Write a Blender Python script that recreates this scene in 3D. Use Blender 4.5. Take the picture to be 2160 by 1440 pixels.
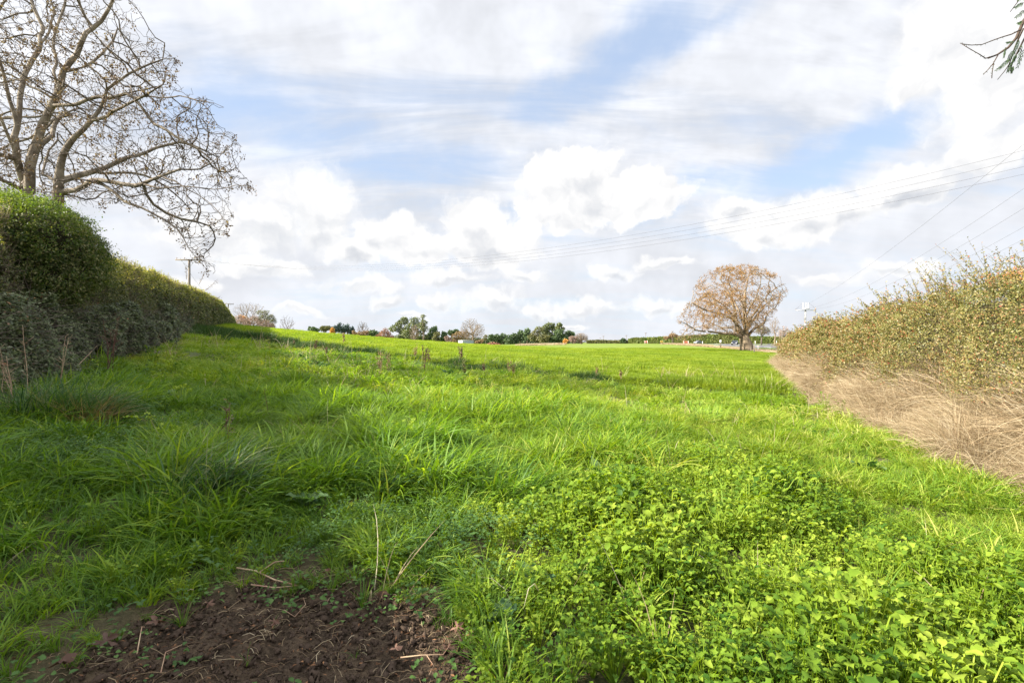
import bpy, math, random
import numpy as np
from mathutils import Vector, Matrix

for _o in list(bpy.data.objects):
    bpy.data.objects.remove(_o)
scene = bpy.context.scene
C = scene.collection
R = math.radians

# ------------------------------------------------------------------ camera
CAMZ, F, HZ, CX = 1.6, 1080.0, 722.0, 1080.0        # eye height, focal length and horizon of the 2160 px photograph
cam_d = bpy.data.cameras.new('camera')
cam = bpy.data.objects.new('camera', cam_d)
C.objects.link(cam)
cam.location = (0, 0, CAMZ)
cam.rotation_euler = (R(90.1), 0, 0)
cam_d.sensor_width = 36
cam_d.lens = 18
cam_d.clip_start = 0.05
cam_d.clip_end = 12000
scene.camera = cam

# ------------------------------------------------------------------ sun, exposure
SUN_EL, SUN_DIR = R(30.5), Vector((-0.975, -0.20, 0)).normalized()
sd = bpy.data.lights.new('sun', 'SUN')
sun = bpy.data.objects.new('sun', sd)
C.objects.link(sun)
sd.energy = 5.0
sd.angle = R(0.55)
sd.color = (1.0, 0.93, 0.80)
tosun = Vector((SUN_DIR.x * math.cos(SUN_EL), SUN_DIR.y * math.cos(SUN_EL), math.sin(SUN_EL)))
sun.rotation_euler = tosun.to_track_quat('Z', 'Y').to_euler()
scene.view_settings.view_transform = 'Standard'
scene.view_settings.look = 'None'
scene.view_settings.exposure = 1.85
scene.view_settings.gamma = 1
scene.view_settings.use_curve_mapping = False
cy = scene.cycles
cy.max_bounces = 6
cy.diffuse_bounces = 2
cy.glossy_bounces = 2
cy.transmission_bounces = 4
cy.transparent_max_bounces = 4
cy.use_denoising = True

# ------------------------------------------------------------------ node helper
class NT:
    def __init__(s, tree): s.t = tree; s.n = tree.nodes; s.l = tree.links
    def new(s, typ, props=None, ins=None):
        nd = s.n.new(typ)
        for k, v in (props or {}).items(): setattr(nd, k, v)
        for k, v in (ins or {}).items():
            sock = nd.inputs[k]
            if isinstance(v, bpy.types.NodeSocket): s.l.new(v, sock)
            else: sock.default_value = v
        return nd
    def math(s, op, a, b=0.0, c=0.0, clamp=False):
        nd = s.new('ShaderNodeMath', {'operation': op, 'use_clamp': clamp}, {0: a, 1: b, 2: c})
        return nd.outputs[0]
    def vmath(s, op, a, b=(0, 0, 0)):
        nd = s.new('ShaderNodeVectorMath', {'operation': op}, {0: a, 1: b})
        return nd.outputs['Value'] if op in ('LENGTH', 'DOT_PRODUCT') else nd.outputs[0]
    def ramp(s, v, lo, hi, a=0.0, b=1.0, smooth=True):
        nd = s.new('ShaderNodeMapRange', {'interpolation_type': 'SMOOTHSTEP' if smooth else 'LINEAR'},
                   {0: v, 1: lo, 2: hi, 3: a, 4: b})
        return nd.outputs[0]
    def noise(s, vec, scale, detail=4, rough=0.55, dist=0.0):
        nd = s.new('ShaderNodeTexNoise', None, {'Vector': vec, 'Scale': scale, 'Detail': detail, 'Roughness': rough, 'Distortion': dist})
        return nd.outputs[0]
    def mix(s, f, a, b, blend='MIX'):
        nd = s.new('ShaderNodeMix', {'data_type': 'RGBA', 'blend_type': blend})
        for i, v in ((0, f), (6, a), (7, b)):
            if isinstance(v, bpy.types.NodeSocket): s.l.new(v, nd.inputs[i])
            else: nd.inputs[i].default_value = v if i == 0 else (tuple(v) + (1,))[:4]
        return nd.outputs[2]
    def comb(s, x, y, z):
        return s.new('ShaderNodeCombineXYZ', None, {0: x, 1: y, 2: z}).outputs[0]

# ------------------------------------------------------------------ sky: Nishita with a cloud layer, by direction
def azel(px, py):
    d = Vector(((px - CX) / F, 1.0, (HZ - py) / F)).normalized()
    return math.atan2(d.x, d.y), math.asin(d.z)

def build_world():
    w = bpy.data.worlds.new('World')
    scene.world = w
    w.use_nodes = True
    T = NT(w.node_tree)
    T.n.clear()
    out = T.new('ShaderNodeOutputWorld')
    bg = T.new('ShaderNodeBackground', None, {'Strength': 0.1})
    T.l.new(bg.outputs[0], out.inputs[0])
    sky = T.new('ShaderNodeTexSky')
    sky.sky_type = 'NISHITA'
    sky.sun_disc = False
    sky.sun_elevation = SUN_EL
    sky.sun_rotation = math.atan2(SUN_DIR.x, SUN_DIR.y)
    sky.altitude = 50
    sky.air_density = 1.0
    sky.dust_density = 1.0
    sky.ozone_density = 2.0
    tc = T.new('ShaderNodeTexCoord')
    dirv = tc.outputs['Generated']
    sep = T.new('ShaderNodeSeparateXYZ', None, {0: dirv})
    x, y, z = sep.outputs
    az = T.math('ARCTAN2', x, y)
    el = T.math('ARCSINE', z)
    P0 = T.comb(az, el, 0.0)
    # ragged edges: domain distortion
    n1 = T.new('ShaderNodeTexNoise', None, {'Vector': P0, 'Scale': 9.0, 'Detail': 3.0, 'Roughness': 0.55})
    dsp = T.vmath('SUBTRACT', n1.outputs['Color'], (0.5, 0.5, 0.5))
    dsp = T.vmath('MULTIPLY', dsp, (0.12, 0.075, 0.0))
    n1b = T.new('ShaderNodeTexNoise', None, {'Vector': P0, 'Scale': 34.0, 'Detail': 4.0, 'Roughness': 0.55})
    dsb = T.vmath('SUBTRACT', n1b.outputs['Color'], (0.5, 0.5, 0.5))
    dsb = T.vmath('MULTIPLY', dsb, (0.045, 0.03, 0.0))
    P = T.vmath('ADD', T.vmath('ADD', P0, dsp), dsb)

    def ell(px, py, rx, ry, rot=0.0, vec=P):
        a0, e0 = azel(px, py)
        a1, e1 = azel(px + rx, py)
        a2, e2 = azel(px, py - ry)
        mp = T.new('ShaderNodeMapping', {'vector_type': 'TEXTURE'},
                   {'Vector': vec, 'Location': (a0, e0, 0), 'Rotation': (0, 0, R(rot)), 'Scale': (abs(a1 - a0), abs(e2 - e0), 1)})
        ln = T.vmath('LENGTH', mp.outputs[0])
        return T.math('SUBTRACT', 1.0, ln), mp.outputs[0]

    # high streaky layer, on a plane overhead
    zz = T.math('ADD', T.math('ABSOLUTE', z), 0.26)
    Q = T.comb(T.math('DIVIDE', x, zz), T.math('DIVIDE', y, zz), 0.0)
    mp = T.new('ShaderNodeMapping', None, {'Vector': Q, 'Rotation': (0, 0, R(-38)), 'Scale': (0.55, 1.7, 1.0)})
    c1 = T.noise(mp.outputs[0], 1.9, 5, 0.56, 0.6)
    mp2 = T.new('ShaderNodeMapping', None, {'Vector': Q, 'Rotation': (0, 0, R(-30)), 'Scale': (0.5, 1.9, 1.0), 'Location': (3.1, 1.7, 0)})
    c2 = T.noise(mp2.outputs[0], 3.0, 5, 0.6, 0.5)
    high = T.math('ADD', T.math('MULTIPLY', c1, 0.62), T.math('MULTIPLY', c2, 0.38))
    soft = T.new('ShaderNodeTexNoise', None, {'Vector': P0, 'Scale': 3.5, 'Detail': 5.0, 'Roughness': 0.6})
    ds = T.vmath('MULTIPLY', T.vmath('SUBTRACT', soft.outputs['Color'], (0.5, 0.5, 0.5)), (0.35, 0.16, 0.0))
    PS = T.vmath('ADD', P0, ds)
    blue = None
    for (px, py, rx, ry, rot, k) in ((1330, 95, 330, 105, 24, 0.95), (1500, 20, 260, 60, 10, 0.7), (1760, 318, 480, 80, 13, 1.1), (1250, 440, 420, 60, 5, 0.7), (870, 380, 300, 110, 0, 0.8),
                                     (470, 170, 200, 230, 0, 0.55), (640, 300, 200, 80, 0, 0.5), (1480, 395, 260, 45, 8, 0.7), (660, 30, 300, 70, 0, 0.25), (1100, 655, 800, 60, 0, 0.35),
                                     (880, 520, 240, 40, 0, 0.5)):
        e, _ = ell(px, py, rx, ry, rot, PS)
        g = T.math('MULTIPLY', T.math('MAXIMUM', e, 0.0), k)
        blue = g if blue is None else T.math('MAXIMUM', blue, g)
    hd = T.math('SUBTRACT', high, T.math('MULTIPLY', blue, 0.315))
    ha = T.ramp(hd, 0.19, 0.54)
    haze = T.ramp(el, 0.0, 0.30, 0.55, 0.0, True)               # paler near the horizon
    ha = T.math('MAXIMUM', ha, haze)
    streak = T.ramp(c2, 0.34, 0.66, 0.88, 1.08)
    lowf = T.ramp(el, 0.05, 0.40, 0.0, 1.0)
    streak = T.math('ADD', T.math('MULTIPLY', streak, lowf), T.math('MULTIPLY', T.math('SUBTRACT', 1.0, lowf), 0.98))
    patch = T.ramp(T.noise(P0, 5.5, 4, 0.6), 0.32, 0.68, 0.87, 1.05)
    hb = T.math('MULTIPLY', streak, patch)
    # brighter towards the sun
    gl = T.vmath('DOT_PRODUCT', dirv, (tosun.x, tosun.y, tosun.z))
    glow = T.ramp(gl, 0.45, 1.0, 0.0, 1.0)
    hb = T.math('ADD', hb, T.math('MULTIPLY', glow, 0.5))
    hcol = T.mix(0.0, (5.5, 5.65, 6.02), (1, 1, 1))
    hcol = T.mix(1.0, hcol, T.new('ShaderNodeCombineColor', None, {0: hb, 1: hb, 2: hb}).outputs[0], 'MULTIPLY')
    skyc = T.mix(0.7, T.mix(1.0, sky.outputs[0], (1.6, 1.6, 1.6), 'MULTIPLY'), (3.7, 4.45, 5.75))
    skyc = T.mix(T.ramp(el, 0.0, 0.35, 0.8, 0.0), skyc, (4.6, 5.3, 6.0))
    col = T.mix(ha, skyc, hcol)

    # cumulus: billowed ellipses, lit top left, grey base
    vor = T.new('ShaderNodeTexNoise', {'noise_type': 'FBM'}, {'Vector': P, 'Scale': 13.0, 'Detail': 5.0, 'Roughness': 0.56})
    bil = T.math('SUBTRACT', vor.outputs[0], 0.5)
    vo2 = T.new('ShaderNodeTexNoise', None, {'Vector': T.vmath('ADD', P, (-0.02, 0.02, 0)), 'Scale': 13.0, 'Detail': 2.0, 'Roughness': 0.5})
    relief = T.math('SUBTRACT', vor.outputs[0], vo2.outputs[0])
    groups = (
        # big centre heap, and its neighbours
        [(1180, 385, 85, 78, 0), (1230, 360, 80, 60, 0), (1290, 420, 120, 62, 0), (1370, 420, 100, 45, 5), (1180, 440, 100, 50, 0)],
        [(1005, 480, 65, 70, 0), (1040, 520, 110, 60, 0), (960, 525, 60, 40, 0), (830, 500, 95, 55, 0), (880, 530, 80, 35, 0), (770, 535, 60, 28, 0)],
        [(650, 420, 120, 85, 0), (560, 470, 120, 70, 0), (680, 480, 90, 60, 0), (440, 490, 130, 80, 0)],
        [(1700, 450, 150, 55, 8), (1800, 430, 130, 45, 12), (1620, 480, 120, 45, 0), (1900, 400, 120, 40, 12), (1560, 440, 60, 25, 0)],
        [(2020, 60, 200, 130, 0), (2120, 180, 260, 120, 0), (1950, 170, 130, 60, 8), (2250, 60, 250, 200, 0), (2100, 320, 180, 50, 12)],
        [(820, 635, 45, 20, 0), (930, 630, 60, 24, 0), (1040, 630, 70, 26, 0), (1130, 655, 40, 24, 0), (1290, 575, 70, 22, 0), (560, 560, 110, 24, 0),
         (1230, 650, 90, 22, 0), (1380, 640, 80, 20, 0), (760, 600, 90, 18, 0), (1110, 585, 90, 22, 0), (870, 665, 45, 10, 0), (630, 655, 60, 14, 0), (1400, 560, 90, 14, 0),
         (960, 590, 90, 16, 0), (1200, 690, 60, 9, 0), (1760, 590, 120, 20, 0), (1900, 560, 100, 20, 0), (350, 600, 120, 22, 0)],
    )
    gi = 0
    for g in groups:
        fld, low = None, None
        for (px, py, rx, ry, rot) in g:
            e, lv = ell(px, py, rx, ry, rot)
            yl = T.new('ShaderNodeSeparateXYZ', None, {0: lv}).outputs[1]
            b = T.math('MULTIPLY', T.math('MAXIMUM', e, 0.0), T.math('MULTIPLY_ADD', yl, -1.0, 0.25))
            fld = e if fld is None else T.math('SMOOTH_MAX', fld, e, 0.18)
            low = b if low is None else T.math('MAXIMUM', low, b)
        fine = 1.5 if gi < 5 else 1.9
        den = T.math('ADD', T.math('ADD', fld, (0.10, 0.10, 0.10, 0.28, 0.12, 0.10)[gi]), T.math('MULTIPLY', bil, fine))
        al = T.ramp(den, -0.03, (0.28, 0.42, 0.7, 0.6, 0.7, 0.7)[gi])
        if gi == 5: al = T.math('MULTIPLY', al, 0.85)
        gsv = gi
        if gi == 2: al = T.math('MULTIPLY', al, 0.9)
        gr = T.ramp(T.math('ADD', low, T.math('MULTIPLY', bil, 0.14)), 0.05, 0.55, 1.0, 0.95 if gi == 4 else 0.88)
        sh = T.math('ADD', gr, T.math('MULTIPLY', relief, 0.36))
        sh = T.math('ADD', sh, T.math('MULTIPLY', glow, 0.5))
        cc = T.mix(T.ramp(sh, 0.80, 1.02), (4.9, 5.1, 5.5), (6.5, 6.45, 6.4))
        cc = T.mix(1.0, cc, T.new('ShaderNodeCombineColor', None, {0: sh, 1: sh, 2: sh}).outputs[0], 'MULTIPLY')
        col = T.mix(al, col, cc)
        gi += 1
    # sky overhead and behind the camera boosted, unseen fill for the shaded parts
    up_ = T.ramp(el, R(38), R(62), 0.0, 1.3)
    back = T.ramp(y, 0.25, -0.35, 0.0, 1.1)
    k_ = T.math('MULTIPLY', T.math('ADD', 1.0, T.math('MAXIMUM', up_, back)), 0.46)
    col = T.mix(1.0, col, T.new('ShaderNodeCombineColor', None, {0: k_, 1: k_, 2: k_}).outputs[0], 'MULTIPLY')
    T.l.new(col, bg.inputs[0])
    w.cycles.sampling_method = 'MANUAL'
    w.cycles.sample_map_resolution = 512
build_world()

# ------------------------------------------------------------------ numpy helpers
def _hash(xi, yi, zi, seed):
    h = (xi * 374761393 + yi * 668265263 + zi * 2147483647 + seed * 974634777) & 0xffffffff
    h = ((h ^ (h >> 13)) * 1274126177) & 0xffffffff
    h = h ^ (h >> 16)
    return (h & 0xffffff) / float(0xffffff)

def vn3(x, y, z, seed=0):
    x, y, z = np.broadcast_arrays(np.asarray(x, float), np.asarray(y, float), np.asarray(z, float))
    xi, yi, zi = (np.floor(a).astype(np.int64) for a in (x, y, z))
    fx, fy, fz = x - xi, y - yi, z - zi
    fx, fy, fz = (a * a * (3 - 2 * a) for a in (fx, fy, fz))
    r = 0
    for dx in (0, 1):
        for dy in (0, 1):
            for dz in (0, 1):
                r = r + _hash(xi + dx, yi + dy, zi + dz, seed) * (fx if dx else 1 - fx) * (fy if dy else 1 - fy) * (fz if dz else 1 - fz)
    return r * 2 - 1

def vn(x, y, seed=0):
    x, y = np.broadcast_arrays(np.asarray(x, float), np.asarray(y, float))
    xi, yi = np.floor(x).astype(np.int64), np.floor(y).astype(np.int64)
    fx, fy = x - xi, y - yi
    fx, fy = fx * fx * (3 - 2 * fx), fy * fy * (3 - 2 * fy)
    z = np.zeros_like(xi)
    return ((_hash(xi, yi, z, seed) * (1 - fx) + _hash(xi + 1, yi, z, seed) * fx) * (1 - fy) +
            (_hash(xi, yi + 1, z, seed) * (1 - fx) + _hash(xi + 1, yi + 1, z, seed) * fx) * fy) * 2 - 1

def fbm(x, y, seed=0, o=4):
    r, a, s = 0, 0.5, 1.0
    for i in range(o):
        r = r + vn(np.asarray(x) * s + i * 7.3, np.asarray(y) * s - i * 3.1, seed + i) * a
        s *= 2.03; a *= 0.5
    return r

def sstep(a, b, x):
    t = np.clip((np.asarray(x, float) - a) / (b - a), 0, 1)
    return t * t * (3 - 2 * t)

def seg_dist(X, Y, poly):
    """distance to a polyline"""
    d = np.full(np.shape(X), 1e9)
    for (x0, y0), (x1, y1) in zip(poly[:-1], poly[1:]):
        vx, vy = x1 - x0, y1 - y0
        t = np.clip(((X - x0) * vx + (Y - y0) * vy) / (vx * vx + vy * vy), 0, 1)
        d = np.minimum(d, np.hypot(X - x0 - t * vx, Y - y0 - t * vy))
    return d

def poly_sdf(X, Y, poly):
    """positive inside"""
    ins = np.zeros(np.shape(X), bool)
    n = len(poly)
    for i in range(n):
        x0, y0 = poly[i]; x1, y1 = poly[(i + 1) % n]
        c = ((y0 > Y) != (y1 > Y)) & (X < (x1 - x0) * (Y - y0) / (y1 - y0 + 1e-12) + x0)
        ins ^= c
    d = seg_dist(X, Y, list(poly) + [poly[0]])
    return np.where(ins, d, -d)

# ------------------------------------------------------------------ the lie of the land
def hedge_x(Y):            # line of the left hedge
    return -(4.3 + 0.5 * np.asarray(Y, float))
def zbase(X, Y):
    X = np.asarray(X, float); Y = np.asarray(Y, float)
    Yc = np.clip(Y, -6, 60)
    zh = 0.72 + 0.052 * Yc
    far = sstep(60, 190, Y)
    zh = zh * (1 - far) + 1.0 * far
    Wd = 6.2 + 0.92 * np.clip(Y, 0, 90)
    q = np.clip((X - hedge_x(np.clip(Y, -6, 200))) / Wd, -0.1, 1)
    q = q * sstep(-20, 1.0, Y) if False else q
    f = (1 - np.clip(q, 0, 1)) ** (1.35 + 0.27 * sstep(28, 48, Y))
    z = zh * f
    rise = 0.85 * sstep(85, 190, Y) * sstep(-30, 30, X)
    z = np.maximum(z, 0) + rise * (1 - f)
    return z
# shallow drain running across the field (world metres)
DRAIN = [(-14.5, 27.0), (-10.5, 24.0), (-6.0, 21.5), (-1.5, 19.6), (3.0, 17.6), (6.2, 16.0), (9.5, 15.2)]
def zland(X, Y):
    z = zbase(X, Y)
    X = np.asarray(X, float); Y = np.asarray(Y, float)
    d = seg_dist(X, Y, DRAIN)
    z = z - 0.60 * np.exp(-(d / 0.95) ** 2)
    near = 1 - sstep(25, 70, Y)
    z = z + near * (0.10 * fbm(X * 0.55, Y * 0.55, 11, 3) + 0.035 * vn(X * 2.1, Y * 2.1, 5))
    z = z + (1 - near) * 0.12 * fbm(X * 0.08, Y * 0.08, 21, 3)
    return z
def at(px, py, zf=zbase, ymax=900):
    """ground point seen at a photograph pixel"""
    dx, dz = (px - CX) / F, (HZ - py) / F
    Y = np.concatenate([np.arange(1.0, 60, 0.05), np.arange(60, ymax, 0.5)])
    h = CAMZ + dz * Y - zf(dx * Y, Y)
    i = int(np.argmax(h < 0)) if (h < 0).any() else len(Y) - 1
    return float(dx * Y[i]), float(Y[i])
def ray(px, py, D):
    return ((px - CX) / F * D, D, CAMZ + (HZ - py) / F * D)

SOIL = [at(*p) for p in ((150, 1430), (250, 1370), (350, 1310), (480, 1260), (560, 1232), (700, 1255), (860, 1272), (940, 1305), (985, 1360), (1015, 1430))]
SOIL = [(-1.3, 1.2)] + SOIL + [(0.15, 1.2)]
def soil_sdf(X, Y):
    return poly_sdf(X, Y, SOIL) + 0.30 * fbm(np.asarray(X) * 2.6, np.asarray(Y) * 2.6, 3, 4) - 0.03
WEED = [at(*p) for p in ((1010, 1430), (960, 1300), (930, 1200), (970, 1110), (1120, 1050), (1250, 1010), (1420, 960), (1560, 945), (1680, 1000), (1850, 1090), (2160, 1230))]
WEED = [(0.2, 1.0)] + WEED + [(4.5, 1.0)]
def weed_sdf(X, Y):
    return poly_sdf(X, Y, WEED) + 0.35 * fbm(np.asarray(X) * 1.1, np.asarray(Y) * 1.1, 9, 3)
# face of the hedge on the right
RH = [(5.4, 3.0), (6.1, 6.2), (7.3, 9.7), (10.4, 17.6), (16.9, 32.0), (18.6, 35.5)]
def rhedge_x(Y):
    return np.interp(Y, [p[1] for p in RH], [p[0] for p in RH])

# ------------------------------------------------------------------ object helpers
def tag(o, label=None, cat=None, group=None, kind=None):
    if label: o['label'] = label
    if cat: o['category'] = cat
    if group: o['group'] = group
    if kind: o['kind'] = kind
    return o
def empty(name, loc=(0, 0, 0), rz=0.0):
    o = bpy.data.objects.new(name, None)
    C.objects.link(o)
    o.location = loc
    o.rotation_euler = (0, 0, rz)
    o.empty_display_size = 0.2
    return o
def mesh_data(name, V, faces, mats=(), rnd=None, smooth=False, midx=None, attrs=None):
    V = np.asarray(V, np.float32).reshape(-1, 3)
    me = bpy.data.meshes.new(name)
    if isinstance(faces, np.ndarray): faces = [faces]
    faces = [np.asarray(f, np.int32) for f in faces if len(f)]
    nl = sum(f.size for f in faces); nf = sum(len(f) for f in faces)
    me.vertices.add(len(V)); me.vertices.foreach_set('co', V.ravel())
    me.loops.add(nl); me.polygons.add(nf)
    me.loops.foreach_set('vertex_index', np.concatenate([f.ravel() for f in faces]))
    st, cur = [], 0
    for f in faces:
        st.append(np.arange(len(f), dtype=np.int32) * f.shape[1] + cur); cur += f.size
    me.polygons.foreach_set('loop_start', np.concatenate(st))
    if smooth: me.polygons.foreach_set('use_smooth', np.ones(nf, bool))
    for m in mats: me.materials.append(m)
    if midx is not None: me.polygons.foreach_set('material_index', np.asarray(midx, np.int32))
    if rnd is not None:
        a = me.attributes.new('rnd', 'FLOAT', 'POINT'); a.data.foreach_set('value', np.asarray(rnd, np.float32))
    for k, v in (attrs or {}).items():
        a = me.attributes.new(k, 'FLOAT', 'POINT'); a.data.foreach_set('value', np.asarray(v, np.float32))
    me.update()
    me.validate()
    return me
def mesh_obj(name, V, faces, mat, parent=None, **kw):
    mats = mat if isinstance(mat, (list, tuple)) else [mat]
    o = bpy.data.objects.new(name, mesh_data(name, V, faces, mats, **kw))
    C.objects.link(o)
    if parent is not None:
        o.parent = parent
    return o
class MB:
    """collects V / F pieces (quads and tris) of one mesh"""
    def __init__(s): s.V = []; s.F = {3: [], 4: []}; s.n = 0; s.r = []
    def add(s, V, Fs, rnd=None):
        V = np.asarray(V, float).reshape(-1, 3)
        for f in (Fs if isinstance(Fs, list) else [Fs]):
            f = np.asarray(f)
            if len(f): s.F[f.shape[1]].append(f + s.n)
        s.V.append(V); s.n += len(V)
        s.r.append(np.full(len(V), 0.5) if rnd is None else (np.full(len(V), rnd) if np.isscalar(rnd) else np.asarray(rnd)))
    def box(s, c, d, rz=0.0, rnd=None):
        c = np.asarray(c, float); d = np.asarray(d, float) / 2
        v = np.array([(x, y, z) for x in (-1, 1) for y in (-1, 1) for z in (-1, 1)], float) * d
        cs, sn = math.cos(rz), math.sin(rz)
        v = np.stack([v[:, 0] * cs - v[:, 1] * sn, v[:, 0] * sn + v[:, 1] * cs, v[:, 2]], 1) + c
        s.add(v, np.array([(0, 1, 3, 2), (4, 6, 7, 5), (0, 4, 5, 1), (2, 3, 7, 6), (0, 2, 6, 4), (1, 5, 7, 3)]), rnd)
    def tube(s, pts, rad, n=8, cap=True, rnd=None):
        P = np.asarray(pts, float); rad = np.broadcast_to(np.asarray(rad, float), (len(P),))
        T_ = np.gradient(P, axis=0); T_ /= np.linalg.norm(T_, axis=1)[:, None] + 1e-9
        ref = np.array([0.31, 0.27, 0.91]) if abs(T_[:, 2]).mean() < 0.8 else np.array([0.95, 0.2, 0.1])
        A = np.cross(T_, ref); A /= np.linalg.norm(A, axis=1)[:, None] + 1e-9
        B = np.cross(T_, A)
        th = np.arange(n) * 2 * math.pi / n
        V = P[:, None] + rad[:, None, None] * (A[:, None] * np.cos(th)[None, :, None] + B[:, None] * np.sin(th)[None, :, None])
        k = len(P); i = np.arange(k - 1)[:, None] * n; j = np.arange(n)[None]
        jn = (j + 1) % n
        Fq = np.stack([i + j, i + jn, i + n + jn, i + n + j], -1).reshape(-1, 4)
        V = V.reshape(-1, 3)
        Fs = [Fq]
        if cap:
            V = np.vstack([V, P[0], P[-1]]); a, b = k * n, k * n + 1
            jj = np.arange(n)
            Fs.append(np.stack([(jj + 1) % n, jj, np.full(n, a)], 1))
            Fs.append(np.stack([(k - 1) * n + jj, (k - 1) * n + (jj + 1) % n, np.full(n, b)], 1))
        s.add(V, Fs, rnd)
    def build(s, name, mat, parent=None, smooth=False, **kw):
        fs = [np.concatenate(s.F[k]) for k in (3, 4) if s.F[k]]
        return mesh_obj(name, np.concatenate(s.V), fs, mat, parent, rnd=np.concatenate(s.r), smooth=smooth, **kw)

def frames(N, rng, spin=None):
    """rotation matrices taking local z to N, with a random spin"""
    N = N / (np.linalg.norm(N, axis=1)[:, None] + 1e-9)
    r = rng.normal(size=N.shape) if spin is None else spin
    A = r - (r * N).sum(1)[:, None] * N
    A /= np.linalg.norm(A, axis=1)[:, None] + 1e-9
    B = np.cross(N, A)
    return np.stack([A, B, N], -1)           # columns
def scatter(tv, tf, pos, Rm, scl, rnd=None):
    tv = np.asarray(tv, float); n, k = len(pos), len(tv)
    scl = np.broadcast_to(np.asarray(scl, float), (n,)) if np.ndim(scl) < 2 else scl
    loc = tv[None] * (scl[:, None, None] if scl.ndim == 1 else scl[:, None, :])
    V = np.einsum('nij,nkj->nki', Rm, loc) + pos[:, None]
    fs = tf if isinstance(tf, list) else [tf]
    Fs = [(np.asarray(f)[None] + (np.arange(n) * k)[:, None, None]).reshape(-1, np.asarray(f).shape[1]) for f in fs]
    rr = None if rnd is None else np.repeat(rnd, k)
    return V.reshape(-1, 3), Fs, rr
LEAF_V = np.array([(0, 0, 0), (0.5, 0.27, 0.06), (1, 0, -0.05), (0.5, -0.27, 0.06)])   # a folded rhombic leaf, 1 long
LEAF_F = np.array([(0, 1, 2), (0, 2, 3)])

# ------------------------------------------------------------------ materials
M = {}
def new_mat(name):
    m = bpy.data.materials.new(name); m.use_nodes = True
    T = NT(m.node_tree); T.n.clear()
    out = T.new('ShaderNodeOutputMaterial')
    M[name] = m
    return m, T, out
def foliage(name, stops, trans=0.35, rough=0.5, spec=0.25, source='rnd', patch=None, tcol=None, jitter=0.25):
    """leaf material: colour ramp over a random value, a little world noise, light passing through"""
    m, T, out = new_mat(name)
    if source == 'rnd':
        v = T.new('ShaderNodeAttribute', {'attribute_name': 'rnd'}).outputs['Fac']
    elif source == 'inst':
        a = T.new('ShaderNodeAttribute', {'attribute_name': 'tint', 'attribute_type': 'INSTANCER'}).outputs['Fac']
        b = T.new('ShaderNodeAttribute', {'attribute_name': 'rnd'}).outputs['Fac']
        v = T.math('ADD', a, T.math('MULTIPLY', T.math('SUBTRACT', b, 0.5), jitter * 2))
    cr = T.new('ShaderNodeValToRGB')
    els = cr.color_ramp.elements
    while len(els) < len(stops): els.new(0.5)
    for e, (p, c) in zip(els, stops): e.position = p; e.color = tuple(c) + (1,)
    T.l.new(v, cr.inputs[0])
    col = cr.outputs[0]
    if patch:
        g = T.new('ShaderNodeNewGeometry').outputs['Position']
        nz = T.ramp(T.noise(g, patch[0], 3, 0.6), 0.35, 0.65)
        col = T.mix(T.math('MULTIPLY', nz, patch[1]), col, patch[2])
    p = T.new('ShaderNodeBsdfPrincipled', None, {'Base Color': col, 'Roughness': rough, 'Specular IOR Level': spec})
    if trans > 0:
        tc = T.mix(1.0, col, tcol or (1.25, 1.35, 0.55), 'MULTIPLY')
        tr = T.new('ShaderNodeBsdfTranslucent', None, {'Color': tc})
        mx = T.new('ShaderNodeMixShader', None, {0: trans, 1: p.outputs[0], 2: tr.outputs[0]})
        T.l.new(mx.outputs[0], out.inputs[0])
    else:
        T.l.new(p.outputs[0], out.inputs[0])
    return m
def plain(name, col, rough=0.7, spec=0.3, metal=0.0, var=0.0, vscale=5.0, col2=None, bump=0.0, bscale=20.0, stretch=(1, 1, 1)):
    m, T, out = new_mat(name)
    p = T.new('ShaderNodeBsdfPrincipled', None, {'Roughness': rough, 'Specular IOR Level': spec, 'Metallic': metal})
    g = T.new('ShaderNodeTexCoord').outputs['Object']
    mp = T.new('ShaderNodeMapping', None, {'Vector': g, 'Scale': stretch}).outputs[0]
    if col2 is not None:
        f = T.ramp(T.noise(mp, vscale, 5, 0.6), 0.35, 0.65)
        c = T.mix(f, col, col2)
        T.l.new(c, p.inputs['Base Color'])
    else:
        p.inputs['Base Color'].default_value = tuple(col) + (1,)
    if bump:
        b = T.new('ShaderNodeBump', None, {'Strength': bump, 'Distance': 0.02, 'Height': T.noise(mp, bscale, 5, 0.65)})
        T.l.new(b.outputs[0], p.inputs['Normal'])
    T.l.new(p.outputs[0], out.inputs[0])
    return m

foliage('grass', [(0.0, (0.047, 0.111, 0.015)), (0.35, (0.112, 0.210, 0.021)), (0.7, (0.209, 0.290, 0.021)), (1.0, (0.362, 0.358, 0.094))],
        trans=0.40, rough=0.5, spec=0.20, source='inst', patch=(0.45, 0.35, (0.14, 0.19, 0.02)), tcol=(1.7, 1.7, 0.5))
foliage('pasture', [(0.0, (0.085, 0.144, 0.012)), (0.5, (0.155, 0.211, 0.018)), (1.0, (0.225, 0.250, 0.035))],
        trans=0.40, rough=0.6, spec=0.15, source='inst', patch=(0.12, 0.45, (0.17, 0.215, 0.022)), tcol=(1.7, 1.75, 0.6))
foliage('weed_leaf', [(0.0, (0.042, 0.099, 0.010)), (0.5, (0.137, 0.214, 0.017)), (1.0, (0.252, 0.318, 0.038))],
        trans=0.38, rough=0.55, spec=0.16, source='inst', tcol=(1.8, 1.75, 0.3), jitter=0.34)
foliage('creeper_leaf', [(0.0, (0.035, 0.080, 0.018)), (0.6, (0.070, 0.135, 0.028)), (1.0, (0.11, 0.17, 0.045))],
        trans=0.3, rough=0.55, spec=0.22, source='inst', tcol=(1.3, 1.5, 0.5))
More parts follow.
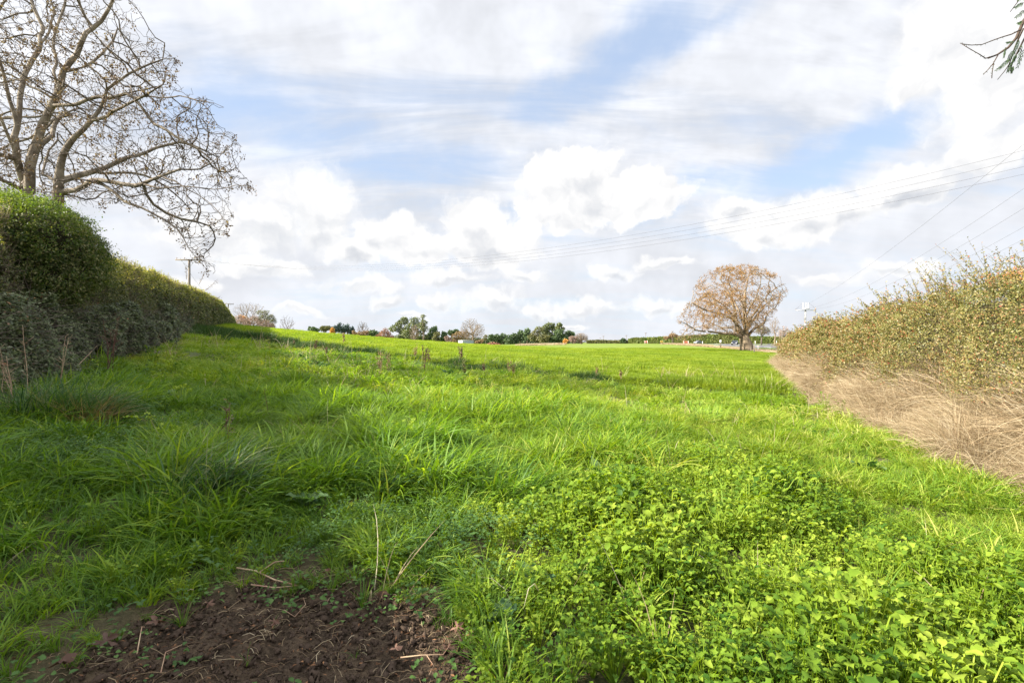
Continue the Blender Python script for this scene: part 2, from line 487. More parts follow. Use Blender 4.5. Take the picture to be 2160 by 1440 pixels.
foliage('dry_grass', [(0.0, (0.127, 0.078, 0.045)), (0.4, (0.284, 0.211, 0.123)), (0.8, (0.410, 0.334, 0.217)), (1.0, (0.489, 0.420, 0.300))],
        trans=0.25, rough=0.65, spec=0.15, source='inst', tcol=(1.2, 1.1, 0.9), jitter=0.35)
foliage('hedge_dark', [(0.0, (0.030, 0.037, 0.014)), (0.35, (0.061, 0.080, 0.024)), (0.65, (0.107, 0.124, 0.041)), (0.85, (0.175, 0.163, 0.067)), (1.0, (0.244, 0.232, 0.134))],
        trans=0.28, rough=0.5, spec=0.28, tcol=(1.8, 1.7, 0.5))
foliage('hedge_top_lit', [(0.0, (0.090, 0.112, 0.030)), (0.5, (0.195, 0.210, 0.053)), (1.0, (0.330, 0.285, 0.090))],
        trans=0.45, rough=0.45, spec=0.3, tcol=(1.7, 1.6, 0.6))  # hedge leaves recoloured bright for the backlit glow along the top
foliage('bramble_leaf', [(0.0, (0.022, 0.028, 0.012)), (0.4, (0.062, 0.082, 0.028)), (0.75, (0.125, 0.150, 0.058)), (0.93, (0.19, 0.20, 0.125)), (0.97, (0.15, 0.085, 0.045)), (1.0, (0.24, 0.11, 0.04))],
        trans=0.2, rough=0.5, spec=0.28)
foliage('bright_shrub', [(0.0, (0.018, 0.041, 0.010)), (0.5, (0.057, 0.096, 0.017)), (1.0, (0.123, 0.158, 0.027))],
        trans=0.35, rough=0.5, spec=0.25, tcol=(1.8, 1.9, 0.5))
foliage('cotoneaster', [(0.0, (0.055, 0.073, 0.020)), (0.4, (0.140, 0.146, 0.037)), (0.65, (0.244, 0.213, 0.067)), (0.85, (0.329, 0.232, 0.110)), (0.97, (0.317, 0.134, 0.061)), (1.0, (0.366, 0.037, 0.024))],
        trans=0.32, rough=0.42, spec=0.35, tcol=(1.3, 1.2, 0.6))
foliage('oak_leaf', [(0.0, (0.136, 0.070, 0.024)), (0.5, (0.286, 0.133, 0.035)), (0.9, (0.355, 0.197, 0.055)), (1.0, (0.300, 0.238, 0.043))],
        trans=0.35, rough=0.6, spec=0.2)
foliage('gum_leaf', [(0.0, (0.043, 0.061, 0.023)), (0.5, (0.109, 0.131, 0.049)), (1.0, (0.217, 0.225, 0.102))], trans=0.2, rough=0.5, spec=0.3)
foliage('pine_leaf', [(0.0, (0.027, 0.048, 0.024)), (0.5, (0.063, 0.102, 0.039)), (1.0, (0.128, 0.173, 0.068))], trans=0.15, rough=0.5, spec=0.3)
foliage('blue_conifer_leaf', [(0.0, (0.023, 0.039, 0.039)), (0.5, (0.052, 0.081, 0.078)), (1.0, (0.111, 0.143, 0.130))], trans=0.1, rough=0.5, spec=0.3)
foliage('olive_leaf', [(0.0, (0.055, 0.060, 0.022)), (0.5, (0.115, 0.115, 0.040)), (1.0, (0.20, 0.185, 0.08))], trans=0.2, rough=0.5, spec=0.3)
foliage('farhedge_leaf', [(0.0, (0.040, 0.067, 0.016)), (0.5, (0.109, 0.149, 0.030)), (1.0, (0.207, 0.224, 0.057))], trans=0.2, rough=0.5, spec=0.25, patch=(0.12, 0.4, (0.15, 0.14, 0.05)))
foliage('rust_leaf', [(0.0, (0.13, 0.055, 0.035)), (0.5, (0.24, 0.115, 0.075)), (1.0, (0.36, 0.20, 0.14))], trans=0.2, rough=0.6, spec=0.2)
foliage('pink_twig', [(0.0, (0.16, 0.10, 0.08)), (0.5, (0.28, 0.19, 0.16)), (1.0, (0.42, 0.32, 0.28))], trans=0.1, rough=0.7, spec=0.2)
foliage('orange_leaf', [(0.0, (0.28, 0.10, 0.02)), (0.5, (0.45, 0.20, 0.04)), (1.0, (0.55, 0.32, 0.08))], trans=0.25, rough=0.6, spec=0.2)
foliage('brown_leaf', [(0.0, (0.11, 0.065, 0.035)), (0.5, (0.21, 0.135, 0.07)), (1.0, (0.33, 0.24, 0.13))], trans=0.2, rough=0.6, spec=0.2)
foliage('seed_pod', [(0.0, (0.05, 0.030, 0.022)), (0.6, (0.12, 0.075, 0.055)), (1.0, (0.25, 0.18, 0.13))], trans=0.2, rough=0.6, spec=0.2)
foliage('dead_leaf', [(0.0, (0.055, 0.030, 0.02)), (0.5, (0.12, 0.062, 0.04)), (1.0, (0.20, 0.115, 0.08))], trans=0.1, rough=0.6, spec=0.25)
plain('bark_grey', (0.13, 0.105, 0.082), 0.85, 0.2, vscale=7.0, col2=(0.07, 0.055, 0.042), bump=0.7, bscale=30, stretch=(1, 1, 0.35))
plain('bark_lichen', (0.22, 0.185, 0.14), 0.9, 0.15, vscale=3.0, col2=(0.095, 0.075, 0.055), bump=0.8, bscale=22)
plain('bark_dark', (0.085, 0.065, 0.05), 0.85, 0.2, vscale=7.0, col2=(0.16, 0.13, 0.10), bump=0.5)
plain('bark_pale', (0.22, 0.17, 0.12), 0.85, 0.15, vscale=3.0, col2=(0.13, 0.098, 0.067), bump=0.5)
plain('bark_oak', (0.22, 0.17, 0.115), 0.9, 0.12, vscale=1.6, col2=(0.085, 0.062, 0.04), bump=0.9, bscale=5, stretch=(1, 1, 0.3))
plain('twig', (0.14, 0.10, 0.075), 0.8, 0.2, vscale=5, col2=(0.24, 0.18, 0.14))
plain('stalk', (0.12, 0.055, 0.04), 0.8, 0.2, vscale=9, col2=(0.07, 0.035, 0.03))
plain('stalk_pale', (0.42, 0.32, 0.20), 0.8, 0.2, vscale=9, col2=(0.30, 0.18, 0.12))
plain('green_twig', (0.06, 0.075, 0.03), 0.7, 0.25, vscale=20, col2=(0.11, 0.07, 0.04))
plain('hedge_core', (0.018, 0.016, 0.011), 0.95, 0.05, vscale=2.5, col2=(0.040, 0.036, 0.020), bump=1.0, bscale=12)  # near black, so the colour carries the shade inside the hedge
plain('hedge_core_tan', (0.055, 0.046, 0.024), 0.95, 0.05, vscale=2.5, col2=(0.03, 0.025, 0.015), bump=1.0, bscale=12)  # browner version, also coloured dark for inner shade
plain('pole_wood', (0.19, 0.16, 0.13), 0.8, 0.2, vscale=3, col2=(0.12, 0.10, 0.085), stretch=(4, 4, 0.4), bump=0.4)
plain('pole_concrete', (0.46, 0.45, 0.43), 0.85, 0.2, vscale=2, col2=(0.38, 0.37, 0.35))
plain('steel', (0.35, 0.36, 0.37), 0.45, 0.5, 0.6)
plain('insulator', (0.16, 0.09, 0.06), 0.3, 0.6)
plain('insulator_white', (0.48, 0.48, 0.49), 0.3, 0.6)
plain('wire', (0.10, 0.10, 0.12), 0.5, 0.4)
plain('asphalt', (0.075, 0.077, 0.082), 0.85, 0.3, vscale=0.35, col2=(0.11, 0.105, 0.10), bump=0.2, bscale=30)
plain('paint_white', (0.55, 0.55, 0.54), 0.6, 0.3)
plain('shed_wall', (0.20, 0.235, 0.26), 0.6, 0.4, 0.1, vscale=0.8, col2=(0.17, 0.20, 0.22))
plain('shed_white', (0.50, 0.51, 0.51), 0.5, 0.4)
plain('red_plastic', (0.62, 0.12, 0.06), 0.5, 0.4)
plain('yellow_paint', (0.70, 0.46, 0.03), 0.5, 0.4)
plain('rubber', (0.02, 0.02, 0.02), 0.7, 0.3)
plain('car_dark', (0.03, 0.035, 0.055), 0.25, 0.6, 0.3)
plain('car_grey', (0.16, 0.18, 0.21), 0.25, 0.6, 0.4)
plain('car_glass', (0.02, 0.025, 0.03), 0.08, 0.8)
plain('lamp_clear', (0.8, 0.8, 0.8), 0.2, 0.7)
plain('sign_face', (0.7, 0.7, 0.72), 0.4, 0.5)
plain('rust_scrap', (0.16, 0.055, 0.035), 0.8, 0.2, vscale=0.8, col2=(0.28, 0.15, 0.10))
plain('conifer_twig', (0.055, 0.038, 0.028), 0.8, 0.2)
foliage('conifer_scale', [(0.0, (0.015, 0.035, 0.012)), (1.0, (0.04, 0.075, 0.02))], trans=0.15, rough=0.5, spec=0.3)
plain('snail_grey', (0.55, 0.55, 0.55), 0.5, 0.4)

# ground: soil where it is bare, thatch under the sward
def ground_mat():
    m, T, out = new_mat('field_ground')
    g = T.new('ShaderNodeNewGeometry').outputs['Position']
    soil = T.new('ShaderNodeAttribute', {'attribute_name': 'soil'}).outputs['Fac']
    rough_ = T.new('ShaderNodeAttribute', {'attribute_name': 'tan'}).outputs['Fac']
    n1 = T.ramp(T.noise(g, 0.35, 4, 0.6), 0.3, 0.7)
    n2 = T.ramp(T.noise(g, 3.0, 4, 0.65), 0.3, 0.7)
    green = T.mix(n1, (0.075, 0.135, 0.018), (0.115, 0.165, 0.028))
    green = T.mix(T.math('MULTIPLY', n2, 0.6), green, (0.050, 0.085, 0.016))
    ds = T.vmath('LENGTH', g)
    n3 = T.ramp(T.noise(g, 38.0, 5, 0.75), 0.38, 0.62)
    thatch = T.mix(n3, (0.018, 0.028, 0.009), (0.095, 0.095, 0.040))
    thatch = T.mix(T.math('MULTIPLY', n2, 0.5), thatch, (0.12, 0.095, 0.055))
    green = T.mix(T.ramp(ds, 9.0, 30.0), thatch, green)
    green = T.mix(T.ramp(ds, 90.0, 130.0), green, T.mix(n1, (0.115, 0.160, 0.022), (0.135, 0.175, 0.028)))
    tan = T.mix(n2, (0.34, 0.26, 0.16), (0.22, 0.19, 0.08))
    col = T.mix(rough_, green, tan)
    s1 = T.ramp(T.noise(g, 9.0, 6, 0.7), 0.35, 0.66)
    s2 = T.ramp(T.noise(g, 60.0, 3, 0.7), 0.40, 0.70)
    brown = T.mix(s1, (0.026, 0.018, 0.012), (0.100, 0.069, 0.043))
    brown = T.mix(T.math('MULTIPLY', s2, 0.45), brown, (0.16, 0.115, 0.073))
    col = T.mix(soil, col, brown)
    h = T.math('ADD', T.noise(g, 34.0, 5, 0.7), T.math('MULTIPLY', T.noise(g, 130.0, 3, 0.7), 0.4))
    b = T.new('ShaderNodeBump', None, {'Strength': T.math('MAXIMUM', soil, T.ramp(ds, 8.0, 14.0, 0.8, 0.0)), 'Distance': 0.03, 'Height': h})
    p = T.new('ShaderNodeBsdfPrincipled', None, {'Base Color': col, 'Roughness': 0.9, 'Specular IOR Level': 0.12, 'Normal': b.outputs[0]})
    T.l.new(p.outputs[0], out.inputs[0])
ground_mat()

# ================================================================== SETTING
ROAD_NEAR = [at(*p) for p in ((1400, 725.2), (1500, 729.6), (1560, 733.0), (1625, 738.5), (1690, 746.0), (1790, 760.0))]
ROAD_FAR = [at(*p) for p in ((1400, 723.6), (1500, 723.8), (1560, 724.0), (1625, 724.8), (1690, 727.0), (1790, 731.5))]
def resample(P, n):
    P = np.asarray(P, float); d = np.r_[0, np.cumsum(np.hypot(*np.diff(P, axis=0).T))]
    t = np.linspace(0, d[-1], n)
    return np.stack([np.interp(t, d, P[:, 0]), np.interp(t, d, P[:, 1])], 1)

def build_ground():
    def ax(lo, hi, c, s, n):
        t = np.linspace(math.asinh((lo - c) / s), math.asinh((hi - c) / s), n)
        return c + s * np.sinh(t)
    xs = ax(-4000, 4000, -0.6, 1.4, 470)
    ys = ax(-2500, 7000, 2.6, 1.1, 470)
    X, Y = np.meshgrid(xs, ys)
    Z = zland(X, Y)
    s = sstep(-0.50, 0.10, soil_sdf(X, Y))
    clod = 0.034 * np.abs(fbm(X * 9, Y * 9, 31, 4)) + 0.012 * fbm(X * 28, Y * 28, 37, 3)
    Z = Z + s * (clod - 0.03)
    r = X - rhedge_x(Y)
    tan = sstep(-0.55, 0.3, r + 0.3 * fbm(X, Y, 77, 3) - 0.25 * sstep(8, 20, Y)) * (Y < 45)
    V = np.stack([X, Y, Z], -1).reshape(-1, 3)
    ny, nx = X.shape
    i = np.arange(ny - 1)[:, None] * nx + np.arange(nx - 1)[None]
    Fq = np.stack([i, i + 1, i + nx + 1, i + nx], -1).reshape(-1, 4)
    o = mesh_obj('field', V, Fq, M['field_ground'], smooth=True, attrs={'soil': s.ravel(), 'tan': (tan * 0.7).ravel()})
    tag(o, 'rolling green pasture sloping up to the hedge on the left, bare soil in front', 'field', kind='structure')
build_ground()

def strip(P, Q, n, dz, name, mat, u0=0.0, u1=1.0, t0=0.0, t1=1.0, thick=0.0):
    A, B = resample(P, 200), resample(Q, 200)
    a, b = int(t0 * 199), int(t1 * 199)
    A, B = A[a:b + 1], B[a:b + 1]
    k = 5
    us = np.linspace(u0, u1, k)
    XY = A[:, None] * (1 - us)[None, :, None] + B[:, None] * us[None, :, None]
    z = zland(XY[..., 0], XY[..., 1]) + dz
    V = np.concatenate([XY, z[..., None]], -1).reshape(-1, 3)
    i = np.arange(len(A) - 1)[:, None] * k + np.arange(k - 1)[None]
    return V, np.stack([i, i + 1, i + k + 1, i + k], -1).reshape(-1, 4)
V, Fq = strip(ROAD_NEAR, ROAD_FAR, 200, 0.05, 'road', None)
tag(mesh_obj('road', V, Fq, M['asphalt'], smooth=True), 'grey asphalt road bending past the big oak', 'road', kind='structure')
mb = MB()
for (u0, u1, t0, t1) in ((0.90, 0.908, 0, 1), (0.14, 0.15, 0.0, 1), (0.50, 0.506, 0.2, 0.99)):
    V, Fq = strip(ROAD_NEAR, ROAD_FAR, 200, 0.06, '', None, u0, u1, t0, t1); mb.add(V, Fq)
for k in range(3):                                             # hatching
    t = 0.66 + 0.10 * k
    A, B = resample(ROAD_NEAR, 400), resample(ROAD_FAR, 400)
    i = min(int(t * 399), 396)
    for (ua, ub) in ((0.02, 0.13), (0.92, 0.99)):
        p0 = A[i] * (1 - ua) + B[i] * ua; p1 = A[i + 2] * (1 - ub) + B[i + 2] * ub
        d = (A[i + 3] - A[i]); d = d / np.linalg.norm(d) * 0.2
        q = np.array([p0, p0 + d, p1 + d, p1])
        mb.add(np.c_[q, zland(q[:, 0], q[:, 1]) + 0.07], np.array([(0, 1, 2, 3)]))
tag(mb.build('road_markings', M['paint_white']), 'white lane lines and hatching on the asphalt', 'road marking', kind='structure')

# ================================================================== GRASS AND WEEDS (nobody could count them)
def rng_(s): return np.random.default_rng(s)

def blades(rng, n, rad, L, w, lean=0.5, bend=0.6, seg=4, two=False, lvar=0.35, comb=None):
    """one tuft: arching strips"""
    a = rng.uniform(0, 2 * math.pi, n); r = rad * np.sqrt(rng.uniform(0, 1, n))
    base = np.stack([r * np.cos(a), r * np.sin(a), np.full(n, -0.02)], 1)
    az = a + rng.normal(0, 0.9, n)
    if comb is not None: az = comb + rng.normal(0, 0.9, n)
    ln = L * rng.uniform(1 - lvar, 1 + lvar, n)
    ll = np.abs(rng.normal(lean, 0.25, n)); bb = np.abs(rng.normal(bend, 0.3, n))
    t = np.linspace(0, 1, seg + 1)
    ang = ll[:, None] * 0.6 + bb[:, None] * t[None] * 1.7           # angle from vertical along the blade
    ang = np.minimum(ang, 2.5)
    dt = 1.0 / seg
    dx = np.sin(ang) * dt * ln[:, None]; dz = np.cos(ang) * dt * ln[:, None]
    hx = np.concatenate([np.zeros((n, 1)), np.cumsum(dx[:, :-1], 1)], 1); hz = np.concatenate([np.zeros((n, 1)), np.cumsum(dz[:, :-1], 1)], 1)
    dirv = np.stack([np.cos(az), np.sin(az)], 1); side = np.stack([-np.sin(az), np.cos(az)], 1)
    cur = rng.normal(0, 0.10, n)
    P = np.zeros((n, seg + 1, 3))
    P[:, :, :2] = base[:, None, :2] + dirv[:, None] * hx[..., None] + side[:, None] * (cur[:, None] * t[None] ** 2 * ln[:, None])[..., None]
    P[:, :, 2] = base[:, None, 2] + hz
    ww = w * rng.uniform(0.6, 1.3, n)[:, None] * (1 - t[None] ** 2.2 * 0.92) * 0.5
    tw = rng.normal(0, 0.6, n)
    sv = np.stack([side[:, 0], side[:, 1], np.sin(tw)], 1)
    Lf = P - sv[:, None] * ww[..., None]; Rt = P + sv[:, None] * ww[..., None]
    V = np.stack([Lf, Rt], 2).reshape(n, -1, 3)
    k = 2 * (seg + 1)
    f = np.array([(2 * i, 2 * i + 1, 2 * i + 3, 2 * i + 2) for i in range(seg)])
    Fq = (f[None] + (np.arange(n) * k)[:, None, None]).reshape(-1, 4)
    return V.reshape(-1, 3), Fq, np.repeat(rng.uniform(0, 1, n), k)

def source(name, V, Fq, r, mat):
    o = bpy.data.objects.new(name, mesh_data(name, V, Fq, [mat], rnd=r))
    return o
def collection(name, objs):
    c = bpy.data.collections.new(name)
    for o in objs: c.objects.link(o)
    return c

def grow(name, label, cat, coll, nvar, pos, scl, tint, rng, tilt=0.12, rz=None, mat=None):
    """a stuff object: points carrying tufts through geometry nodes"""
    n = len(pos)
    me = bpy.data.meshes.new(name)
    me.vertices.add(n); me.vertices.foreach_set('co', np.asarray(pos, np.float32).ravel())
    rot = np.stack([rng.normal(0, tilt, n), rng.normal(0, tilt, n), rng.uniform(0, 2 * math.pi, n) if rz is None else rz], 1)
    a = me.attributes.new('rot', 'FLOAT_VECTOR', 'POINT'); a.data.foreach_set('vector', rot.astype(np.float32).ravel())
    sv = np.asarray(scl, np.float32)
    if sv.ndim == 1: sv = np.repeat(sv[:, None], 3, 1)
    a = me.attributes.new('scl', 'FLOAT_VECTOR', 'POINT'); a.data.foreach_set('vector', sv.ravel())
    a = me.attributes.new('tint', 'FLOAT', 'POINT'); a.data.foreach_set('value', np.asarray(tint, np.float32))
    a = me.attributes.new('idx', 'INT', 'POINT'); a.data.foreach_set('value', rng.integers(0, nvar, n).astype(np.int32))
    me.update()
    o = bpy.data.objects.new(name, me); C.objects.link(o)
    ng = bpy.data.node_groups.new(name + '_scatter', 'GeometryNodeTree')
    ng.interface.new_socket('Geometry', in_out='INPUT', socket_type='NodeSocketGeometry')
    ng.interface.new_socket('Geometry', in_out='OUTPUT', socket_type='NodeSocketGeometry')
    T = NT(ng)
    gi = T.new('NodeGroupInput'); go = T.new('NodeGroupOutput')
    ci = T.new('GeometryNodeCollectionInfo'); ci.inputs[0].default_value = coll
    ci.inputs[1].default_value = True; ci.inputs[2].default_value = True
    def named(nm, ty):
        nd = T.new('GeometryNodeInputNamedAttribute', {'data_type': ty}); nd.inputs[0].default_value = nm
        return nd.outputs[0]
    m2p = T.new('GeometryNodeMeshToPoints')
    T.l.new(gi.outputs[0], m2p.inputs[0])
    io = T.new('GeometryNodeInstanceOnPoints')
    T.l.new(m2p.outputs[0], io.inputs['Points'])
    T.l.new(ci.outputs[0], io.inputs['Instance'])
    io.inputs['Pick Instance'].default_value = True
    T.l.new(named('idx', 'INT'), io.inputs['Instance Index'])
    T.l.new(named('rot', 'FLOAT_VECTOR'), io.inputs['Rotation'])
    T.l.new(named('scl', 'FLOAT_VECTOR'), io.inputs['Scale'])
    T.l.new(io.outputs[0], go.inputs[0])
    md = o.modifiers.new('scatter', 'NODES'); md.node_group = ng
    if mat is not None: me.materials.append(mat)
    tag(o, label, cat, kind='stuff')
    return o

def frustum_points(rng, y0, y1, dens, marg=1.18, xpad=1.0):
    """random ground points in view; dens(Y) per square metre"""
    ys = np.linspace(y0, y1, 400); ws = 2 * (ys * marg + xpad) * np.array([dens(y) for y in ys])
    cum = np.r_[0, np.cumsum((ws[1:] + ws[:-1]) / 2 * np.diff(ys))]
    n = int(cum[-1])
    Y = np.interp(rng.uniform(0, cum[-1], n), cum, ys)
    X = rng.uniform(-1, 1, n) * (Y * marg + xpad)
    return X, Y
def side_of_drain(X, Y):
    """positive beyond the drain (the pasture), negative on the rough side"""
    D = np.array(DRAIN); D = np.vstack([(-60, 52), D, (30, 10)])
    yd = np.interp(X, D[:, 0], D[:, 1])
    return Y - yd

rg = rng_(7)
G = M['grass']
tufts = [source('grass_tuft', *blades(rg, 44, 0.09, 0.25, 0.0112, lean=0.65, bend=0.8, seg=5, lvar=0.55), G) for _ in range(7)]
tufts += [source('grass_tuft', *blades(rg, 40, 0.10, 0.27, 0.010, lean=0.5, bend=0.95, seg=5, comb=0.0, lvar=0.5), G) for _ in range(3)]
CT = collection('grass_tufts', tufts)
X, Y = frustum_points(rg, 1.3, 10, lambda y: 135 if y < 6 else 135 * (6 / y) ** 1.1)
lump = fbm(X * 0.9, Y * 0.9, 41, 3)
lump2 = fbm(X * 2.6, Y * 2.6, 43, 3)
keep = (soil_sdf(X, Y) < -0.02) & (X > hedge_x(Y) + 0.5) & (X < rhedge_x(Y) + 0.3)
wd = weed_sdf(X, Y)
keep &= rg.uniform(0, 1, len(X)) < np.where(wd > 0.15, np.where(Y < 4.2, 0.035, 0.14), 1.0) * np.clip(0.95 + 0.8 * lump2, 0.6, 1)
# thin low strip along the soil edge
edge = -soil_sdf(X, Y)
keep &= rg.uniform(0, 1, len(X)) < sstep(-0.05, 0.22, edge) * 0.9 + 0.1
X, Y, lump, lump2, edge = X[keep], Y[keep], lump[keep], lump2[keep], edge[keep]
s = np.clip(0.82 + 1.0 * lump + 0.8 * lump2, 0.50, 1.5) * np.clip(0.45 + edge * 1.1, 0.4, 1) * rg.uniform(0.75, 1.25, len(X))
right = sstep(-1.0, 2.5, X - 0.15 * Y)
s *= 1 - 0.30 * right
tint = 0.43 - 0.22 * sstep(1.0, -1.5, X + 0.25 * (Y - 3)) + 0.30 * fbm(X * 0.6, Y * 0.6, 47, 3) + 0.35 * lump2 * 0.5 + rg.normal(0, 0.17, len(X)) + 0.16 * right + 0.06 * sstep(5, 9, Y)  # tint darkened on the left to deepen the shade, lightened on the sunlit right
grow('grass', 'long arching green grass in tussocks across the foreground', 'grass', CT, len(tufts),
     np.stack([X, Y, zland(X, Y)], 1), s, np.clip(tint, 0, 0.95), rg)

patches = [source('grass_clump', *blades(rg, 170, 0.36, 0.17, 0.015, lean=0.9, bend=1.0, seg=3, lvar=0.6), G) for _ in range(6)]
CP = collection('grass_clumps', patches)
X, Y = frustum_points(rg, 9.2, 34, lambda y: 6.2 if y < 16 else 6.2 * (16 / y) ** 0.7, 1.12)
keep = (X > hedge_x(Y) + 0.5) & (X < rhedge_x(Y) + 0.4)
sd_ = side_of_drain(X, Y)
keep &= (sd_ < 1.2) | (Y < 0)
X, Y, sd_ = X[keep], Y[keep], sd_[keep]
lump = fbm(X * 0.5, Y * 0.5, 53, 3)
s = np.clip(0.9 + 1.2 * lump, 0.4, 1.6) * rg.uniform(0.8, 1.2, len(X))
dd = seg_dist(X, Y, DRAIN)
s *= 1 + 0.15 * np.exp(-(dd / 1.2) ** 2)
tint = 0.56 + 0.34 * fbm(X * 0.3, Y * 0.3, 57, 3) + rg.normal(0, 0.10, len(X)) - 0.25 * np.exp(-(dd / 1.1) ** 2)  # grass tinted darker along the drain, partly in place of shade
grow('grass', 'rough grass between the foreground and the shallow drain', 'grass', CP, len(patches),
     np.stack([X, Y, zland(X, Y)], 1), s, np.clip(tint, 0, 0.95), rg)

# short pasture beyond the drain
PG = M['pasture']
past = [source('pasture_patch', *blades(rg, 230, 0.75, 0.15, 0.016, lean=0.45, bend=0.6, seg=2), PG) for _ in range(5)]
CPA = collection('pasture_patches', past)
X, Y = frustum_points(rg, 14, 120, lambda y: 3.0 if y < 28 else 3.0 * (28 / y) ** 1.15, 1.0, 0)
keep = (X > hedge_x(Y) + 0.5) & (X < np.where(Y < 37, rhedge_x(Y) + 0.3, 0.56 * Y)) & (side_of_drain(X, Y) > 0.6)
X, Y = X[keep], Y[keep]
s = np.clip(0.9 + 0.5 * fbm(X * 0.35, Y * 0.35, 61, 3), 0.5, 1.3) * rg.uniform(0.85, 1.2, len(X)) * (1 + Y / 110)
zs = s * np.clip(1.05 - Y / 75, 0.3, 1)
tint = 0.48 + 0.35 * fbm(X * 0.12, Y * 0.12, 67, 3) + 0.30 * fbm(X * 0.7, Y * 0.45, 68, 2) + rg.normal(0, 0.10, len(X))
tuss = rg.uniform(0, 1, len(X)) < 0.05
tint = np.where(tuss, 0.05, tint); zs = np.where(tuss, zs * 2.0, zs)
grow('pasture', 'even sunlit pasture grass beyond the shallow drain', 'grass', CPA, len(past),
     np.stack([X, Y, zland(X, Y)], 1), np.stack([s, s, zs], 1), np.clip(tint, 0, 0.95), rg, tilt=0.03)

# broad leafed weeds
def leaf_strip(rng, L, W, lobes, az, base, pitch, curl, rows=7):
    """one broad leaf, three vertices per row"""
    t = np.linspace(0, 1, rows)
    prof = np.sin(np.clip(t, 0, 1) ** 0.75 * math.pi) ** 0.75
    if lobes: prof = prof * (0.72 + 0.28 * np.cos(t * lobes * 2 * math.pi)) + 0.04
    prof[0] = 0.06; prof[-1] = 0.16 if lobes else 0.05
    ang = pitch + curl * t
    hx = np.r_[0, np.cumsum(np.cos(ang[:-1]))] / (rows - 1) * L
    hz = np.r_[0, np.cumsum(np.sin(ang[:-1]))] / (rows - 1) * L
    c, s_ = math.cos(az), math.sin(az)
    mid = np.stack([base[0] + hx * c, base[1] + hx * s_, base[2] + hz], 1)
    sd = np.array([-s_, c, 0]); up = np.array([0, 0, 1])
    w = (prof * W / 2)[:, None]
    wob = rng.normal(0, 0.10, (rows, 1)) * W
    Lf = mid - sd * w + up * (w * 0.35 + wob); Rt = mid + sd * w + up * (w * 0.35 - wob)
    V = np.stack([Lf, mid, Rt], 1).reshape(-1, 3)
    i = np.arange(rows - 1) * 3
    Fq = np.concatenate([np.stack([i, i + 1, i + 4, i + 3], 1), np.stack([i + 1, i + 2, i + 5, i + 4], 1)])
    return V, Fq
def weed_plant(rng, nleaf, H, L, W, lobes, spread=0.09):
    mb = MB()
    for k in range(nleaf):
        az = rng.uniform(0, 2 * math.pi)
        r = spread * rng.uniform(0.1, 1)
        h = H * rng.uniform(0.25, 1.0)
        b = np.array([math.cos(az) * r, math.sin(az) * r, h])
        l = L * rng.uniform(0.6, 1.2)
        V, Fq = leaf_strip(rng, l, W * l / L * rng.uniform(0.8, 1.2), lobes, az + rng.normal(0, 0.5), b, rng.uniform(0.1, 0.8), rng.uniform(-1.3, -0.3))
        rr = rng.uniform(0, 1)
        mb.add(V, Fq, rr)
        w = 0.0018
        st = np.array([[-w, 0, -0.02], [w, 0, -0.02], [b[0] + w, b[1], b[2]], [b[0] - w, b[1], b[2]]])
        mb.add(st, np.array([(0, 1, 2, 3)]), 0.7)
    fs = [np.concatenate(mb.F[k]) for k in (3, 4) if mb.F[k]]
    return np.concatenate(mb.V), fs, np.concatenate(mb.r)
WL = M['weed_leaf']
weeds = [source('weed', *weed_plant(rg, 24, 0.22, 0.044, 0.033, l_, 0.11), WL) for l_ in (2, 2, 3, 0, 2, 0)]
weeds += [source('weed', *weed_plant(rg, 26, 0.19, 0.036, 0.026, 0, 0.11), WL) for _ in range(4)]
CW = collection('weeds', weeds)
X, Y = frustum_points(rg, 1.2, 9.5, lambda y: 130 if y < 4 else 130 * (4 / y) ** 0.6, 1.2)
wd = weed_sdf(X, Y)
soil_ = soil_sdf(X, Y)
keep = (soil_ < 0.0) & (rg.uniform(0, 1, len(X)) < np.clip(sstep(-0.9, 0.45, wd) ** 1.3 + 0.07, 0, 1)) & (X < rhedge_x(Y) - 0.3) & (X > hedge_x(Y) + 0.6)
X, Y, wd = X[keep], Y[keep], wd[keep]
s = rg.uniform(0.65, 1.3, len(X)) * np.clip(1.0 + 0.8 * fbm(X * 1.3, Y * 1.3, 71, 3), 0.5, 1.5) * np.clip(0.6 + wd * 0.5, 0.55, 1)
tint = 0.43 + 0.45 * fbm(X * 1.2, Y * 1.2, 73, 3) + rg.normal(0, 0.19, len(X))
grow('broadleaf_weeds', 'bed of bright green lobed weed leaves filling the front right', 'weeds', CW, len(weeds),
     np.stack([X, Y, zland(X, Y)], 1), s, np.clip(tint, 0, 0.95), rg)

# low creeping plants: along the soil edge and in the shaded hollow on the left
CLV = M['creeper_leaf']
creep = []
for k in range(5):
    mbx = MB()
    for j in range(26):
        a, r = rg.uniform(0, 6.28), 0.13 * math.sqrt(rg.uniform())
        V, Fq = leaf_strip(rg, rg.uniform(0.014, 0.032), rg.uniform(0.013, 0.024), 0, rg.uniform(0, 6.28), (math.cos(a) * r, math.sin(a) * r, rg.uniform(0.01, 0.07)), rg.uniform(-0.1, 0.4), -0.5, rows=4)
        mbx.add(V, Fq, rg.uniform())
    creep.append(source('creeper', np.concatenate(mbx.V), np.concatenate(mbx.F[4]), np.concatenate(mbx.r), CLV))
CC = collection('creepers', creep)
spots = []
X, Y = frustum_points(rg, 1.5, 5.5, lambda y: 32, 1.1)
e = -soil_sdf(X, Y)
k_ = (np.exp(-((e - 0.15) / 0.22) ** 2) > rg.uniform(0, 1, len(X))) & (X > -2.6) & (X < 0.9)
k_ |= (e < 0) & (rg.uniform(0, 1, len(X)) < 0.05)
spots.append(np.stack([X[k_], Y[k_]], 1))
